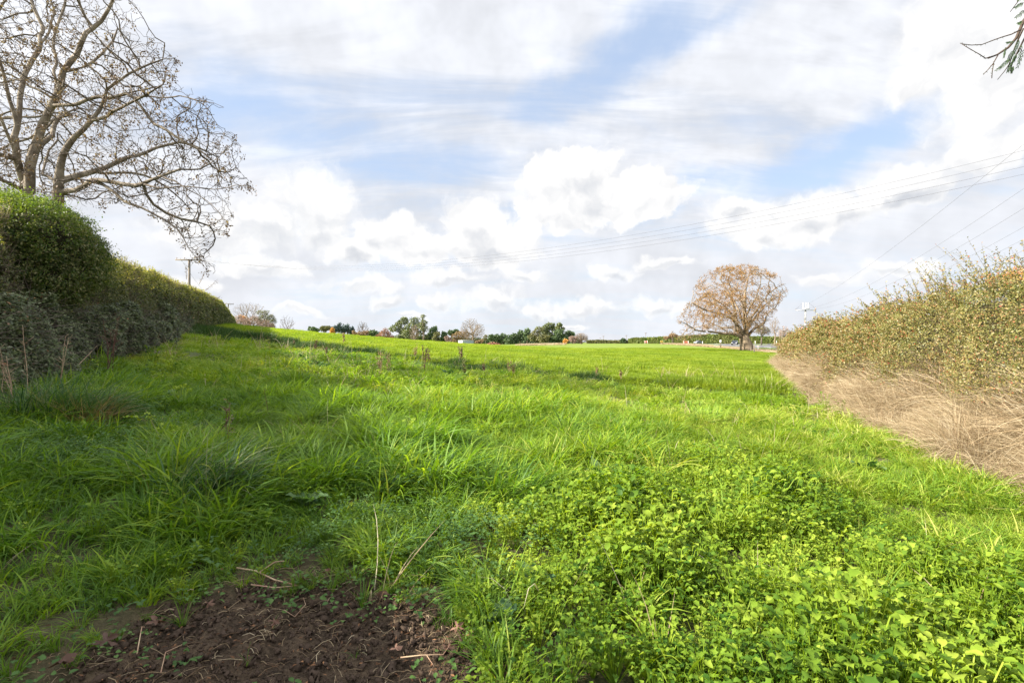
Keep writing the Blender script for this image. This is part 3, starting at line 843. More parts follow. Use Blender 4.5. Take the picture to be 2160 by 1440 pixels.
for (px, py, r, n) in ((90, 960, 0.45, 130), (200, 985, 0.3, 40), (330, 905, 0.5, 40), (150, 800, 0.6, 30), (830, 1030, 0.4, 26), (950, 1150, 0.35, 40), (850, 1180, 0.35, 40), (640, 790, 1.0, 20),
                       (200, 745, 0.6, 25), (340, 705, 0.8, 25), (720, 770, 1.2, 40)):
    cx, cy = at(px, py, zland)
    spots.append(np.stack([cx + rg.normal(0, r, n), cy + rg.normal(0, r * 0.8, n)], 1))
P = np.concatenate(spots); X, Y = P[:, 0], P[:, 1]
far = np.clip(np.hypot(X, Y) / 6, 1, 2.3)
h = 0.14 * (soil_sdf(X, Y) < -0.35)
grow('creeping_weeds', 'low dark creeping weeds at the soil edge and in the shaded hollow', 'weeds', CC, len(creep),
     np.stack([X, Y, zland(X, Y) + h * rg.uniform(0.3, 1.2, len(X))], 1), rg.uniform(0.7, 1.3, len(X)) * far, np.clip(0.45 + rg.normal(0, 0.2, len(X)), 0, 0.95), rg)

# litter on the bare soil: crumbs, straws, needles
SM = plain('crumb', (0.030, 0.020, 0.014), 0.95, 0.1, vscale=40, col2=(0.085, 0.06, 0.043))
crumbs = []
for k in range(5):
    a = rg.normal(size=(12, 3)); 
    bm_v = []
    th = np.linspace(0, 2 * math.pi, 7)[:-1]
    rings = [(0.0, 0.35), (0.4, 1.0), (0.8, 0.75), (1.0, 0.25)]
    V = np.array([(r * math.cos(t + k) * (1 + 0.5 * rg.normal()), r * math.sin(t + k) * (1 + 0.5 * rg.normal()), (z - 0.4) * 1.3 * (1 + 0.2 * rg.normal())) for z, r in rings for t in th])
    Fq = np.array([(i * 6 + j, i * 6 + (j + 1) % 6, i * 6 + 6 + (j + 1) % 6, i * 6 + 6 + j) for i in range(3) for j in range(6)])
    crumbs.append(source('crumb', V, Fq, np.full(len(V), 0.5), SM))
CCR = collection('crumbs', crumbs)
X, Y = frustum_points(rg, 1.2, 4.6, lambda y: 2600 if y < 3.2 else 1400, 1.0, 0.2)
e = soil_sdf(X, Y); k_ = e > -0.12
X, Y = X[k_], Y[k_]
s = np.clip(rg.lognormal(-5.55, 0.7, len(X)), 0.0018, 0.018)
grow('soil_crumbs', 'dark crumbly clods of bare soil', 'soil', CCR, 5, np.stack([X, Y, zland(X, Y) + 0.0 * s - 0.012], 1), s * 1.2, rg.uniform(0, 1, len(X)), rg, tilt=1.0)
straws = []
for k in range(6):
    mbx = MB()
    for j in range(9):
        a, r = rg.uniform(0, 6.28), 0.15 * rg.uniform()
        az = rg.uniform(0, 6.28); l = rg.uniform(0.02, 0.085)
        c = np.array([math.cos(a) * r, math.sin(a) * r, 0.006])
        d = np.array([math.cos(az), math.sin(az), rg.normal(0, 0.12)])
        sdv = np.array([-d[1], d[0], 0]) * l * 0.06 * rg.normal()
        mbx.tube([c, c + d * l * 0.5 + sdv + (0, 0, 0.006), c + d * l], rg.uniform(0.0006, 0.0015), 4, False, rg.uniform())
    straws.append(source('straw', np.concatenate(mbx.V), np.concatenate(mbx.F[4]), np.concatenate(mbx.r), M['dry_grass']))
CS = collection('straws', straws)
X, Y = frustum_points(rg, 1.2, 4.6, lambda y: 44, 1.0, 0.2)
k_ = soil_sdf(X, Y) > -0.3
X, Y = X[k_], Y[k_]
grow('straw_litter', 'pale straws and needles strewn over the bare soil', 'litter', CS, 6, np.stack([X, Y, zland(X, Y) + 0.005], 1), rg.uniform(0.6, 1.3, len(X)), rg.uniform(0.0, 0.6, len(X)), rg, tilt=0.1)

# dry grass: at the foot of the right hedge, on the road verge
DG = M['dry_grass']
dry = [source('dry_tuft', *blades(rg, 60, 0.16, 0.66, 0.0068, lean=0.35, bend=0.6, seg=5, lvar=0.5), DG) for _ in range(4)]
dry += [source('dry_tuft', *blades(rg, 50, 0.20, 0.85, 0.006, lean=0.5, bend=1.0, seg=6, comb=math.pi), DG) for _ in range(3)]
CD = collection('dry_tufts', dry)
n = 5600
Y = 3.0 + 33.5 * rg.uniform(0, 1, n) ** 1.5
off = rg.uniform(-0.65, 0.75, n); off = np.where(off < 0, off * np.clip(1.35 - Y / 22, 0.28, 1), off)
X = rhedge_x(Y) + off
k_ = rg.uniform(0, 1, n) < sstep(-1.2, -0.25, off / np.clip(1.35 - Y / 22, 0.28, 1) + 0.5 * fbm(X * 0.8, Y * 0.8, 81, 2))
X, Y, off = X[k_], Y[k_], off[k_]
s = np.clip(0.8 + 0.5 * off + 0.7 * fbm(X * 0.9, Y * 0.9, 83, 2), 0.35, 1.5) * rg.uniform(0.8, 1.2, len(X))
z = zland(X, Y) + np.clip(off, 0, 1) * 0.85 * rg.uniform(0, 1, len(X)) ** 1.3
grow('dry_grass', 'tangled pale dead grass along the foot of the right hedge', 'dry grass', CD, len(dry), np.stack([X, Y, z], 1), s,
     np.clip(0.55 + rg.normal(0, 0.16, len(X)), 0, 1), rg, tilt=0.3, rz=rg.normal(0, 0.9, len(X)))

dryb = [source('verge_patch', *blades(rg, 150, 0.9, 0.55, 0.05, lean=0.4, bend=0.6, seg=2), DG) for _ in range(3)]
CV = collection('verge_patches', dryb)
A = resample([at(*p) for p in ((1395, 726.2), (1440, 728.0), (1500, 732.5), (1545, 736.5), (1590, 740.5), (1635, 745.5), (1700, 751))], 60)
B = resample(ROAD_NEAR, 60)
n = 3600
t = rg.uniform(0, 1, n); u = rg.uniform(-0.02, 0.95, n)
i = np.minimum((t * 59).astype(int), 58); fr = (t * 59 - i)[:, None]
P = (A[i] * (1 - fr) + A[i + 1] * fr) * (1 - u)[:, None] + (B[i] * (1 - fr) + B[i + 1] * fr) * u[:, None]
grow('dry_grass', 'strip of pale dry grass between the pasture and the road', 'dry grass', CV, 3, np.c_[P, zland(P[:, 0], P[:, 1])], rg.uniform(0.35, 0.8, n) * np.where(t > 0.5, 0.6, 1.0),
     np.clip(0.62 + rg.normal(0, 0.12, n), 0, 1), rg, tilt=0.05)
n = 120                                                     # wisps in front of the gum trees
px = rg.uniform(1090, 1190, n); D = rg.uniform(175, 200, n)
P = np.stack([(px - CX) / F * D, D], 1)
grow('dry_grass', 'pale seed grass along the far edge of the pasture under the gum trees', 'dry grass', CV, 3, np.c_[P, zland(P[:, 0], P[:, 1])], rg.uniform(0.6, 1.3, n),
     np.clip(0.72 + rg.normal(0, 0.1, n), 0, 1), rg, tilt=0.05)

# rushy grass along the drain, its dark colour partly standing in for shade
shade_rush = [source('rush_clump', *blades(rg, 150, 0.30, 0.34, 0.010, lean=0.3, bend=0.6, seg=3), foliage('shade_rush', [(0.0, (0.012, 0.032, 0.008)), (0.6, (0.030, 0.070, 0.012)), (1.0, (0.07, 0.11, 0.02))], trans=0.25, rough=0.5, spec=0.25, source='inst')) for _ in range(4)]
CR = collection('shade_rush_clumps', shade_rush)
A = resample([(-22, 31.5), (-18, 29.5)] + DRAIN[:-1] + [(8.0, 15.6)], 300)
n = 3800
i = rg.integers(0, 299, n)
w = (0.42 + 0.30 * np.abs(fbm(i * 0.05, i * 0, 91, 3))) * (1 - 0.45 * sstep(180, 300, i))
X = A[i, 0] + rg.normal(0, 1, n) * w * 1.0; Y = A[i, 1] + rg.normal(0, 1, n) * w * 1.7
grow('shade_rushes', 'rushy grass lining the shallow drain, coloured dark to stand in for shade', 'grass', CR, 4, np.stack([X, Y, zland(X, Y)], 1), rg.uniform(0.5, 1.15, n) * np.clip(1 + fbm(i * 0.08, i * 0, 93, 2), 0.6, 1.4) * (1 - 0.5 * sstep(170, 300, i)),
     np.clip(0.58 + rg.normal(0, 0.22, n), 0, 0.95), rg)

# flat scraps of dead leaf and bark pressed into the soil
scr = []
for k in range(5):
    n = 16
    P = np.stack([rg.uniform(-0.16, 0.16, n), rg.uniform(-0.16, 0.16, n), rg.uniform(0.0, 0.008, n)], 1)
    Rm = frames(np.stack([rg.normal(0, 0.35, n), rg.normal(0, 0.35, n), np.ones(n)], 1), rg)
    V, Fs, rr = scatter(LEAF_V, LEAF_F, P, Rm, np.stack([rg.uniform(0.008, 0.034, n), rg.uniform(0.006, 0.02, n), rg.uniform(0.01, 0.05, n)], 1), rg.uniform(0, 1, n))
    scr.append(source('scrap', V, Fs[0], rr, foliage('scrap', [(0.0, (0.05, 0.028, 0.016)), (0.5, (0.13, 0.065, 0.032)), (0.85, (0.24, 0.125, 0.06)), (1.0, (0.36, 0.27, 0.17))], trans=0.0, rough=0.8, spec=0.1, source='inst')))
CSC = collection('scraps', scr)
X, Y = frustum_points(rg, 1.2, 4.8, lambda y: 34, 1.0, 0.2)
k_ = soil_sdf(X, Y) > -0.5
X, Y = X[k_], Y[k_]
grow('leaf_litter', 'small brown scraps of leaf and bark on the bare soil', 'litter', CSC, 5, np.stack([X, Y, zland(X, Y) + 0.004], 1), rg.uniform(0.6, 1.3, len(X)), rg.uniform(0.0, 0.7, len(X)), rg, tilt=0.1)                                                   # taller clumps of it farther along
Y = 12 + 24 * rg.uniform(0, 1, n); off = rg.uniform(-0.30, 0.7, n)
X = rhedge_x(Y) + off
grow('dry_grass', 'coarse pale dead grass along the far half of the right hedge', 'dry grass', CV, 3, np.stack([X, Y, zland(X, Y) + np.clip(off, 0, 1) * 0.4 * rg.uniform(0, 1, n)], 1),
     np.stack([np.full(n, 0.26), np.full(n, 0.26), rg.uniform(0.5, 1.15, n)], 1), np.clip(0.55 + rg.normal(0, 0.22, n), 0, 1), rg, tilt=0.15)

# scattered broad leaves and dead straw all through the sward
X, Y = frustum_points(rg, 1.6, 16, lambda y: 5 if y < 6 else 5 * (6 / y), 1.15)
k_ = (soil_sdf(X, Y) < -0.1) & (weed_sdf(X, Y) < 0.3) & (X > hedge_x(Y) + 0.8) & (X < rhedge_x(Y) - 0.3) & (fbm(X * 0.8, Y * 0.8, 131, 3) > -0.05)
X, Y = X[k_], Y[k_]
grow('broadleaf_weeds', 'scattered broad leaved weeds growing through the grass', 'weeds', CW, len(weeds), np.stack([X, Y, zland(X, Y)], 1), rg.uniform(0.7, 1.25, len(X)) * np.clip(Y / 7, 1, 1.7), np.clip(0.42 + rg.normal(0, 0.2, len(X)), 0, 0.95), rg)
X, Y = frustum_points(rg, 1.8, 22, lambda y: 3.2 if y < 7 else 3.2 * (7 / y) ** 1.2, 1.1)
k_ = (soil_sdf(X, Y) < 0) & (X > hedge_x(Y) + 0.6) & (X < rhedge_x(Y)) & (fbm(X * 0.7, Y * 0.7, 137, 3) > 0.0)
X, Y = X[k_], Y[k_]
thin = [source('thin_straw', *blades(rg, 9, 0.10, 0.30, 0.004, lean=0.8, bend=0.6, seg=4, lvar=0.5), DG) for _ in range(3)]
grow('dead_straw', 'thin dead straws mixed into the green grass', 'dry grass', collection('thin_straws', thin), 3, np.stack([X, Y, zland(X, Y)], 1), rg.uniform(0.6, 1.2, len(X)) * np.clip(Y / 8, 1, 2), np.clip(0.6 + rg.normal(0, 0.2, len(X)), 0, 1), rg)

# ================================================================== HEDGES
def hedge_shell(rng, n, line, topf, width, y0, y1, dens_pow, thick=0.3, zf=zland, lump=0.22, seed=0, side=1.0, far_pow=1.0, topfrac=0.22):
    """points and outward normals on the near face and the top of a hedge whose face runs along line(Y)"""
    u = rng.uniform(0, 1, n)
    Y = y0 * (y1 / y0) ** (u ** dens_pow)
    ntop = rng.uniform(0, 1, n) < topfrac
    h = topf(Y)
    v = np.where(ntop, 1.0, rng.uniform(0, 1, n) ** 0.9)
    depth = np.where(ntop, rng.uniform(0, 1, n) * width, 0)
    # rounded shoulder and a bulging face
    bulge = 0.16 * np.sin(v * math.pi) - 0.28 * np.clip(v - 0.8, 0, 1) * 5 * 0.35
    lum = lump * fbm(Y * 0.9, v * 1.9 * 1.3 + 5, seed, 3) + 0.10 * fbm(Y * 3.1, v * 6, seed + 9, 2)
    inn = rng.exponential(thick * 0.4, n)
    X = line(Y) + side * (-depth + bulge + lum - np.where(ntop, 0, inn))
    zg = zf(line(Y), Y)
    toplum = 0.14 * fbm(Y * 1.4, depth * 2, seed + 17, 3)
    Z = zg + h * v + np.where(ntop, toplum - inn * 0.6 - 0.10 * (depth / width - 0.4) ** 2, 0) + np.where(v > 0.8, toplum * 0.5, 0)
    N = np.stack([np.where(ntop, 0.25 * side, side * np.ones(n)), -0.35 * np.ones(n), np.where(ntop, 1.0, 0.35 * np.ones(n))], 1)
    return np.stack([X, Y, Z], 1), N, v, ntop

def leaf_cloud(rng, P, N, size, jit=0.9, flat=0.0):
    Nn = N / np.linalg.norm(N, axis=1)[:, None] + rng.normal(0, jit, N.shape)
    Rm = frames(Nn, rng)
    return scatter(LEAF_V, LEAF_F, P, Rm, size)

def twig_bunch(rng, n, P, D, L, r, k=3, wig=0.12):
    """n thin three-sided twigs as one mesh"""
    t = np.linspace(0, 1, k + 1)
    D = D / np.linalg.norm(D, axis=1)[:, None]
    A = frames(D, rng)[:, :, 0]
    c = rng.normal(0, wig, n)
    pts = P[:, None] + D[:, None] * (t[None] * L[:, None])[..., None] + A[:, None] * (c[:, None] * t[None] ** 2 * L[:, None])[..., None]
    Fm = frames(D, rng); a, b = Fm[:, :, 0], Fm[:, :, 1]
    rr = r[:, None] * (1 - 0.7 * t[None])
    V = []
    for q in range(3):
        th = q * 2.0944
        V.append(pts + rr[..., None] * (a[:, None] * math.cos(th) + b[:, None] * math.sin(th)))
    V = np.stack(V, 2).reshape(n, -1, 3)
    f = np.array([(3 * i + q, 3 * i + (q + 1) % 3, 3 * i + 3 + (q + 1) % 3, 3 * i + 3 + q) for i in range(k) for q in range(3)])
    Fq = (f[None] + (np.arange(n) * 3 * (k + 1))[:, None, None]).reshape(-1, 4)
    return V.reshape(-1, 3), Fq

def hedge_core(line, topf, width, y0, y1, inset, side, name, mat, parent, seed):  # sheet behind the leaves, coloured dark so hollows look shaded
    Y = np.r_[np.linspace(-6, y0, 12)[:-1], np.geomspace(y0, y1, 160)]
    prof = [(inset * 0.6, 0.0), (inset * 0.8, 0.35), (inset, 0.7), (inset * 1.6, 0.90), (width * 0.5, 0.96), (width - inset, 0.9), (width - inset * 0.5, 0.0)]
    V = []
    for (d, v) in prof:
        lum = 0.34 * fbm(Y * 0.9, v * 1.9 * 1.3 + 5, seed, 3)
        V.append(np.stack([line(Y) - side * (d - lum), Y, zland(line(Y), Y) - 0.05 + topf(Y) * v], 1))
    V = np.stack(V, 1); k = len(prof)
    i = np.arange(len(Y) - 1)[:, None] * k + np.arange(k - 1)[None]
    Fq = np.stack([i, i + 1, i + k + 1, i + k], -1).reshape(-1, 4)
    return mesh_obj(name, V.reshape(-1, 3), Fq, mat, parent, smooth=True)

def build_left_hedge():
    rng = rng_(101)
    topf = lambda Y: np.interp(Y, [2, 8.5, 13, 20, 30, 45, 60, 90], [2.6, 2.62, 2.5, 2.55, 2.55, 2.6, 2.5, 2.4]) + 0.16 * fbm(Y * 0.45, 0 * Y, 55, 3)
    line = lambda Y: hedge_x(Y) + 0.35
    root = empty('hedge', (float(hedge_x(12)), 12, float(zland(hedge_x(12), 12))))
    root.location = (0, 0, 0)
    tag(root, 'long clipped grey green hedge climbing the slope on the left', 'hedge')
    P, N, v, top = hedge_shell(rng, 300000, line, topf, 1.5, 2.6, 95, 0.62, 0.45, seed=201, lump=0.42)
    keep = P[:, 1] > np.abs(P[:, 0]) * 0.55 - 1
    P, N, v, top = P[keep], N[keep], v[keep], top[keep]
    sh = (0, -8.6, 0)                                       # the hedge goes on behind the camera
    Pn, Nn, vn_, tn = hedge_shell(rng, 26000, lambda Y: line(Y - 8.6) + 0.0, lambda Y: topf(Y - 8.6), 1.5, 2.6, 11.2, 1.0, 0.45, seed=202, lump=0.4, zf=lambda X, Y: zland(X, Y - 8.6))
    P, N, v, top = np.vstack([P, Pn + sh]), np.vstack([N, Nn]), np.r_[v, vn_], np.r_[top, tn]
    dist = np.maximum(np.hypot(P[:, 0], P[:, 1]), 20 * (P[:, 1] < 2.6))
    hol = vn3(P[:, 1] * 0.9, P[:, 2] * 1.5, P[:, 0] * 0.9, 44) + 0.5 * vn3(P[:, 1] * 2.2, P[:, 2] * 3.0, P[:, 0] * 2, 45)
    kp = (hol > -0.42) | (rng.uniform(0, 1, len(P)) < 0.25) | (v > 0.9)
    P, N, v, top, dist = P[kp], N[kp], v[kp], top[kp], dist[kp]
    size = 0.038 * rng.uniform(0.6, 1.5, len(P)) * np.clip(dist / 13, 0.9, 4.5)
    hi = rng.uniform(0, 1, len(P)) < sstep(0.60, 0.90, v) * 0.85  # upper leaves take the paler colour that imitates sun on the top
    for nm, sel, mt in (('foliage', ~hi, 'hedge_dark'), ('top_lit_leaves', hi, 'hedge_top_lit')):
        V, Fs, _ = leaf_cloud(rng, P[sel], N[sel], size[sel])
        r = np.clip(rng.beta(1.3, 1.7, sel.sum()) + 0.22 * fbm(P[sel][:, 1] * 0.8, P[sel][:, 2] * 1.6, 5, 2), 0, 0.98)
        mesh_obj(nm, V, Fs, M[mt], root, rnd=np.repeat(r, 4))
    # upright shoots along the top
    n = 5200
    Y = 3.0 * (80 / 3.0) ** (rng.uniform(0, 1, n) ** 0.7)
    d = rng.uniform(0, 1.3, n)
    X = line(Y) - d
    Z = zland(line(Y), Y) + topf(Y) - 0.05
    P = np.stack([X, Y, Z], 1)
    D = np.stack([rng.normal(0, 0.3, n), rng.normal(0, 0.3, n), np.ones(n)], 1)
    L = rng.uniform(0.08, 0.34, n)
    V1, F1 = twig_bunch(rng, n, P, D, L, np.full(n, 0.003) * np.clip(Y / 12, 1, 4))
    mesh_obj('shoots', V1, F1, M['twig'], root)
    q = 9
    t = rng.uniform(0.15, 1, (n, q))
    PP = (P[:, None] + (D / np.linalg.norm(D, axis=1)[:, None])[:, None] * (t * L[:, None])[..., None]).reshape(-1, 3)
    V, Fs, _ = leaf_cloud(rng, PP, np.tile([0.0, 0, 1.0], (len(PP), 1)), np.repeat(0.026 * np.clip(Y / 13, 0.9, 3.5), q) * rng.uniform(0.7, 1.3, n * q), 1.0)
    mesh_obj('shoot_leaves', V, Fs, M['hedge_top_lit'], root, rnd=np.repeat(np.clip(rng.beta(2.5, 2, len(PP)), 0, 0.98), 4))
    # grey twigs through the face
    n = 15000
    P, N, v, top = hedge_shell(rng, n, line, topf, 1.5, 2.8, 60, 0.7, 0.20, seed=201, topfrac=0.05)
    D = N + rng.normal(0, 0.9, N.shape) + (0, 0, 0.5)
    V1, F1 = twig_bunch(rng, n, P - N * 0.08, D, rng.uniform(0.1, 0.38, n), np.full(n, 0.0026) * np.clip(P[:, 1] / 10, 1, 4))
    mesh_obj('twigs', V1, F1, M['twig'], root)
    # a few long stray shoots leaning out at the far end
    for (px, py, D0, dx, dz, l) in ((443, 600, 42, 1.1, 0.7, 1.5), (432, 585, 41, 0.6, 0.9, 1.2), (450, 622, 45, 1.5, 0.4, 1.3), (405, 575, 40, 0.1, 1.0, 0.9), (455, 640, 47, 1.6, 0.15, 1.2)):
        mb = MB()
        p = np.array(ray(px - 12, py + 14, D0)); d = np.array([dx, -0.2, dz]); d /= np.linalg.norm(d)
        pts = [p + d * l * t + np.array([0, 0, 0.18 * t * t]) for t in np.linspace(0, 1, 5)]
        mb.tube(pts, [0.02, 0.017, 0.014, 0.01, 0.006], 4)
        for _ in range(40):
            t = rng.uniform(0.2, 1); q_ = p + d * l * t + rng.normal(0, 0.05, 3)
            V, Fs, _r = leaf_cloud(rng, q_[None], np.array([[0, 0, 1.0]]), np.array([0.09]))
            mb.add(V, Fs)
        mb.build('stray_shoot', M['twig'], root)
    hedge_core(line, topf, 1.5, 2.6, 95, 0.42, 1.0, 'woody_shade_core', M['hedge_core'], root, 201)
    return line, topf
LH_line, LH_top = build_left_hedge()

def build_bramble():
    """trailing bramble over the foot of the left hedge"""
    rng = rng_(111)
    root = empty('bramble')
    tag(root, 'grey green bramble tangle sprawling over the foot of the left hedge', 'bramble')
    n = 190000
    Y = 4.2 * (30 / 4.2) ** (rng.uniform(0, 1, n) ** 0.85)
    v = rng.uniform(0, 1, n)
    w = 0.95 + 0.40 * fbm(Y * 0.7, Y * 0, 121, 2) - 0.5 * sstep(16, 28, Y)
    hh = 1.25 + 0.35 * fbm(Y * 0.5, Y * 0 + 3, 123, 2) - 0.4 * sstep(14, 28, Y)
    th = v * math.pi / 2
    lum = 1 + 0.42 * fbm(Y * 1.5, v * 3.0, 125, 3) - np.abs(rng.normal(0, 0.10, n))
    X = hedge_x(Y) + 0.35 + w * np.cos(th) ** 0.8 * lum
    Z = zland(hedge_x(Y) + 0.8, Y) - 0.05 + hh * np.sin(th) * lum
    P = np.stack([X, Y, Z], 1)
    N = np.stack([np.cos(th), -0.3 * np.ones(n), np.sin(th) + 0.6], 1)
    hol = vn3(X * 1.6, Y * 1.3, Z * 2.0, 48) + 0.6 * vn3(X * 4, Y * 3.4, Z * 4.5, 49)
    kp = (hol > -0.40) & (rng.uniform(0, 1, n) < sstep(1.35, 0.6, np.sin(th) + 0.45 * fbm(Y * 1.1, Y * 0, 128, 2)) + 0.12)
    P, N, X, Y, v = P[kp], N[kp], X[kp], Y[kp], v[kp]; n = len(P)
    size = 0.047 * rng.uniform(0.5, 1.6, n) * np.clip(np.hypot(X, Y) / 12, 0.9, 2.2)
    V, Fs, _ = leaf_cloud(rng, P, N, size, 0.45)
    r = np.clip(rng.beta(1.1, 1.8, n) + 0.2 * fbm(Y, v * 3, 127, 2) + 0.05 * (Y < 7.5), 0, 1)
    mesh_obj('foliage', V, Fs, M['bramble_leaf'], root, rnd=np.repeat(r, 4))
    n = 1500
    Y = 4.2 * (28 / 4.2) ** rng.uniform(0, 1, n); th = rng.uniform(0, 1.4, n)
    w = 0.95 + 0.35 * fbm(Y * 0.7, Y * 0, 121, 2) - 0.5 * sstep(16, 28, Y)
    P = np.stack([hedge_x(Y) + 0.35 + w * np.cos(th) ** 0.8, Y, zland(hedge_x(Y) + 0.8, Y) + 1.15 * np.sin(th)], 1)
    D = np.stack([rng.normal(0.3, 0.7, n), rng.normal(0, 1, n), rng.normal(0.1, 0.5, n)], 1)
    V1, F1 = twig_bunch(rng, n, P, D, rng.uniform(0.2, 0.8, n), np.full(n, 0.0035), 4, 0.3)
    mesh_obj('stems', V1, F1, M['bark_dark'], root)
    # inner sheet coloured dark for the shade under the leaves
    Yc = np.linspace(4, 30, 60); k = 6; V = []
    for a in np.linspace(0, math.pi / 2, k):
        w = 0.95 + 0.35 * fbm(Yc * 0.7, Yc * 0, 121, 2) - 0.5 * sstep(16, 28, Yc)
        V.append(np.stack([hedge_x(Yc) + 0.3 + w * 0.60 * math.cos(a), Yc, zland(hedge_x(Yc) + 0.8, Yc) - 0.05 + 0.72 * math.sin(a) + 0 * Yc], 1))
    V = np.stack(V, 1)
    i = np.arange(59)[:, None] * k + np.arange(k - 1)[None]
    mesh_obj('woody_shade_core', V.reshape(-1, 3), np.stack([i, i + 1, i + k + 1, i + k], -1).reshape(-1, 4), M['hedge_core'], root, smooth=True)
build_bramble()

def blob_cloud(rng, blobs, n, out=0.25, rag=1.0):
    """points on the outside of a union of ellipsoids, with normals"""
    vol = np.array([b[3] * b[4] + b[4] * b[5] + b[3] * b[5] for b in blobs]); cnt = rng.multinomial(n, vol / vol.sum())
    Ps, Ns = [], []
    for b, c in zip(blobs, cnt):
        d = rng.normal(size=(c, 3)); d /= np.linalg.norm(d, axis=1)[:, None]
        lum = 1 + 0.18 * rag * vn3(d[:, 0] * 2.6 + b[0], d[:, 1] * 2.6 + b[1], d[:, 2] * 2.6 + b[2], 5) + 0.10 * rag * vn3(d[:, 0] * 6, d[:, 1] * 6 + b[0], d[:, 2] * 6, 9)
        r = lum * (1 - np.abs(rng.exponential(out * 0.35, c)))
        P = np.array(b[:3]) + d * np.array(b[3:6]) * r[:, None]
        N = d / np.array(b[3:6]); N /= np.linalg.norm(N, axis=1)[:, None]
        Ps.append(P); Ns.append(N)
    P, N = np.concatenate(Ps), np.concatenate(Ns)
    keep = np.ones(len(P), bool)
    for b in blobs:
        q = (((P - np.array(b[:3])) / np.array(b[3:6])) ** 2).sum(1)
        keep &= q > 0.62
    return P[keep], N[keep]

def build_bright_shrub():
    rng = rng_(131)
    root = empty('evergreen_shrub')
    tag(root, 'bright green feathery evergreen shrub bulging from the hedge below the big bare tree', 'shrub')
    bl = []
    for (px, py, D, r, rz) in ((60, 490, 8.8, 0.55, 0.60), (110, 500, 8.9, 0.42, 0.50), (150, 530, 9.2, 0.30, 0.42), (20, 450, 9.2, 0.55, 0.30), (95, 448, 9.4, 0.34, 0.22), (135, 468, 9.4, 0.25, 0.24), (172, 512, 9.6, 0.20, 0.26),
                              (165, 575, 9.3, 0.28, 0.34), (120, 590, 9.0, 0.30, 0.40), (70, 560, 8.8, 0.34, 0.42), (-60, 470, 8.6, 0.6, 0.45), (188, 545, 9.7, 0.14, 0.24), (100, 630, 8.9, 0.22, 0.22), (50, 432, 9.5, 0.30, 0.16), (10, 520, 8.6, 0.4, 0.4)):
        x, y, z = ray(px, py, D)
        bl.append((x, y, z, r, 0.5, rz))
    P, N = blob_cloud(rng, bl, 150000, 0.7, 2.0)
    P += N * (rng.exponential(0.05, len(P)) * (vn3(P[:, 0] * 6, P[:, 1] * 6, P[:, 2] * 6, 8) > 0.1))[:, None]
    V, Fs, _ = leaf_cloud(rng, P, N, 0.036 * rng.uniform(0.6, 1.4, len(P)), 1.0)
    # lower left of the shrub is mixed with the dull hedge leaves
    r = np.clip(rng.beta(2, 2, len(P)) + 0.3 * vn3(P[:, 0] * 3, P[:, 1] * 3, P[:, 2] * 3, 3) + 0.25 * (P[:, 2] > 3.5) - 0.35 * (P[:, 0] < -8.1) * (P[:, 2] < 3.5), 0, 1)  # top leaves tinted lighter for the sun on them
    mesh_obj('foliage', V, Fs, M['bright_shrub'], root, rnd=np.repeat(r, 4))
    i = rng.integers(0, len(P), 40000); i = i[(P[i, 2] < 3.85 - 0.9 * rng.uniform(0, 1, len(i)) + 0.25 * (P[i, 0] > -7.7))]
    V, Fs, _ = leaf_cloud(rng, P[i] + N[i] * 0.05, N[i], 0.036 * rng.uniform(0.6, 1.5, len(i)), 0.9)
    mesh_obj('dull_foliage', V, Fs, M['hedge_dark'], root, rnd=np.repeat(rng.uniform(0.2, 0.95, len(i)), 4))
    n = 1400
    i = rng.integers(0, len(P), n)
    V1, F1 = twig_bunch(rng, n, P[i] - N[i] * 0.15, N[i] + rng.normal(0, 0.5, (n, 3)) + (0, 0, 0.4), rng.uniform(0.15, 0.38, n), np.full(n, 0.003))
    mesh_obj('twigs', V1, F1, M['green_twig'], root)
    mb = MB()
    for b in bl:
        th = np.linspace(0, math.pi, 7); ph = np.linspace(0, 2 * math.pi, 11)[:-1]
        V = np.array([(b[0] + 0.55 * b[3] * math.sin(t) * math.cos(p), b[1] + 0.55 * b[4] * math.sin(t) * math.sin(p), b[2] + 0.55 * b[5] * math.cos(t)) for t in th for p in ph])
        Fq = np.array([(i * 10 + j, i * 10 + (j + 1) % 10, i * 10 + 10 + (j + 1) % 10, i * 10 + 10 + j) for i in range(6) for j in range(10)])
        mb.add(V, Fq)
    x, y, z = ray(60, 560, 9.0)
    mb.tube([(x, y + 0.2, float(zland(x, y))), (x + 0.05, y + 0.1, z), (x, y, z + 0.8)], [0.06, 0.05, 0.03], 7)
    mb.build('inner_branches', M['hedge_core'], root)
build_bright_shrub()

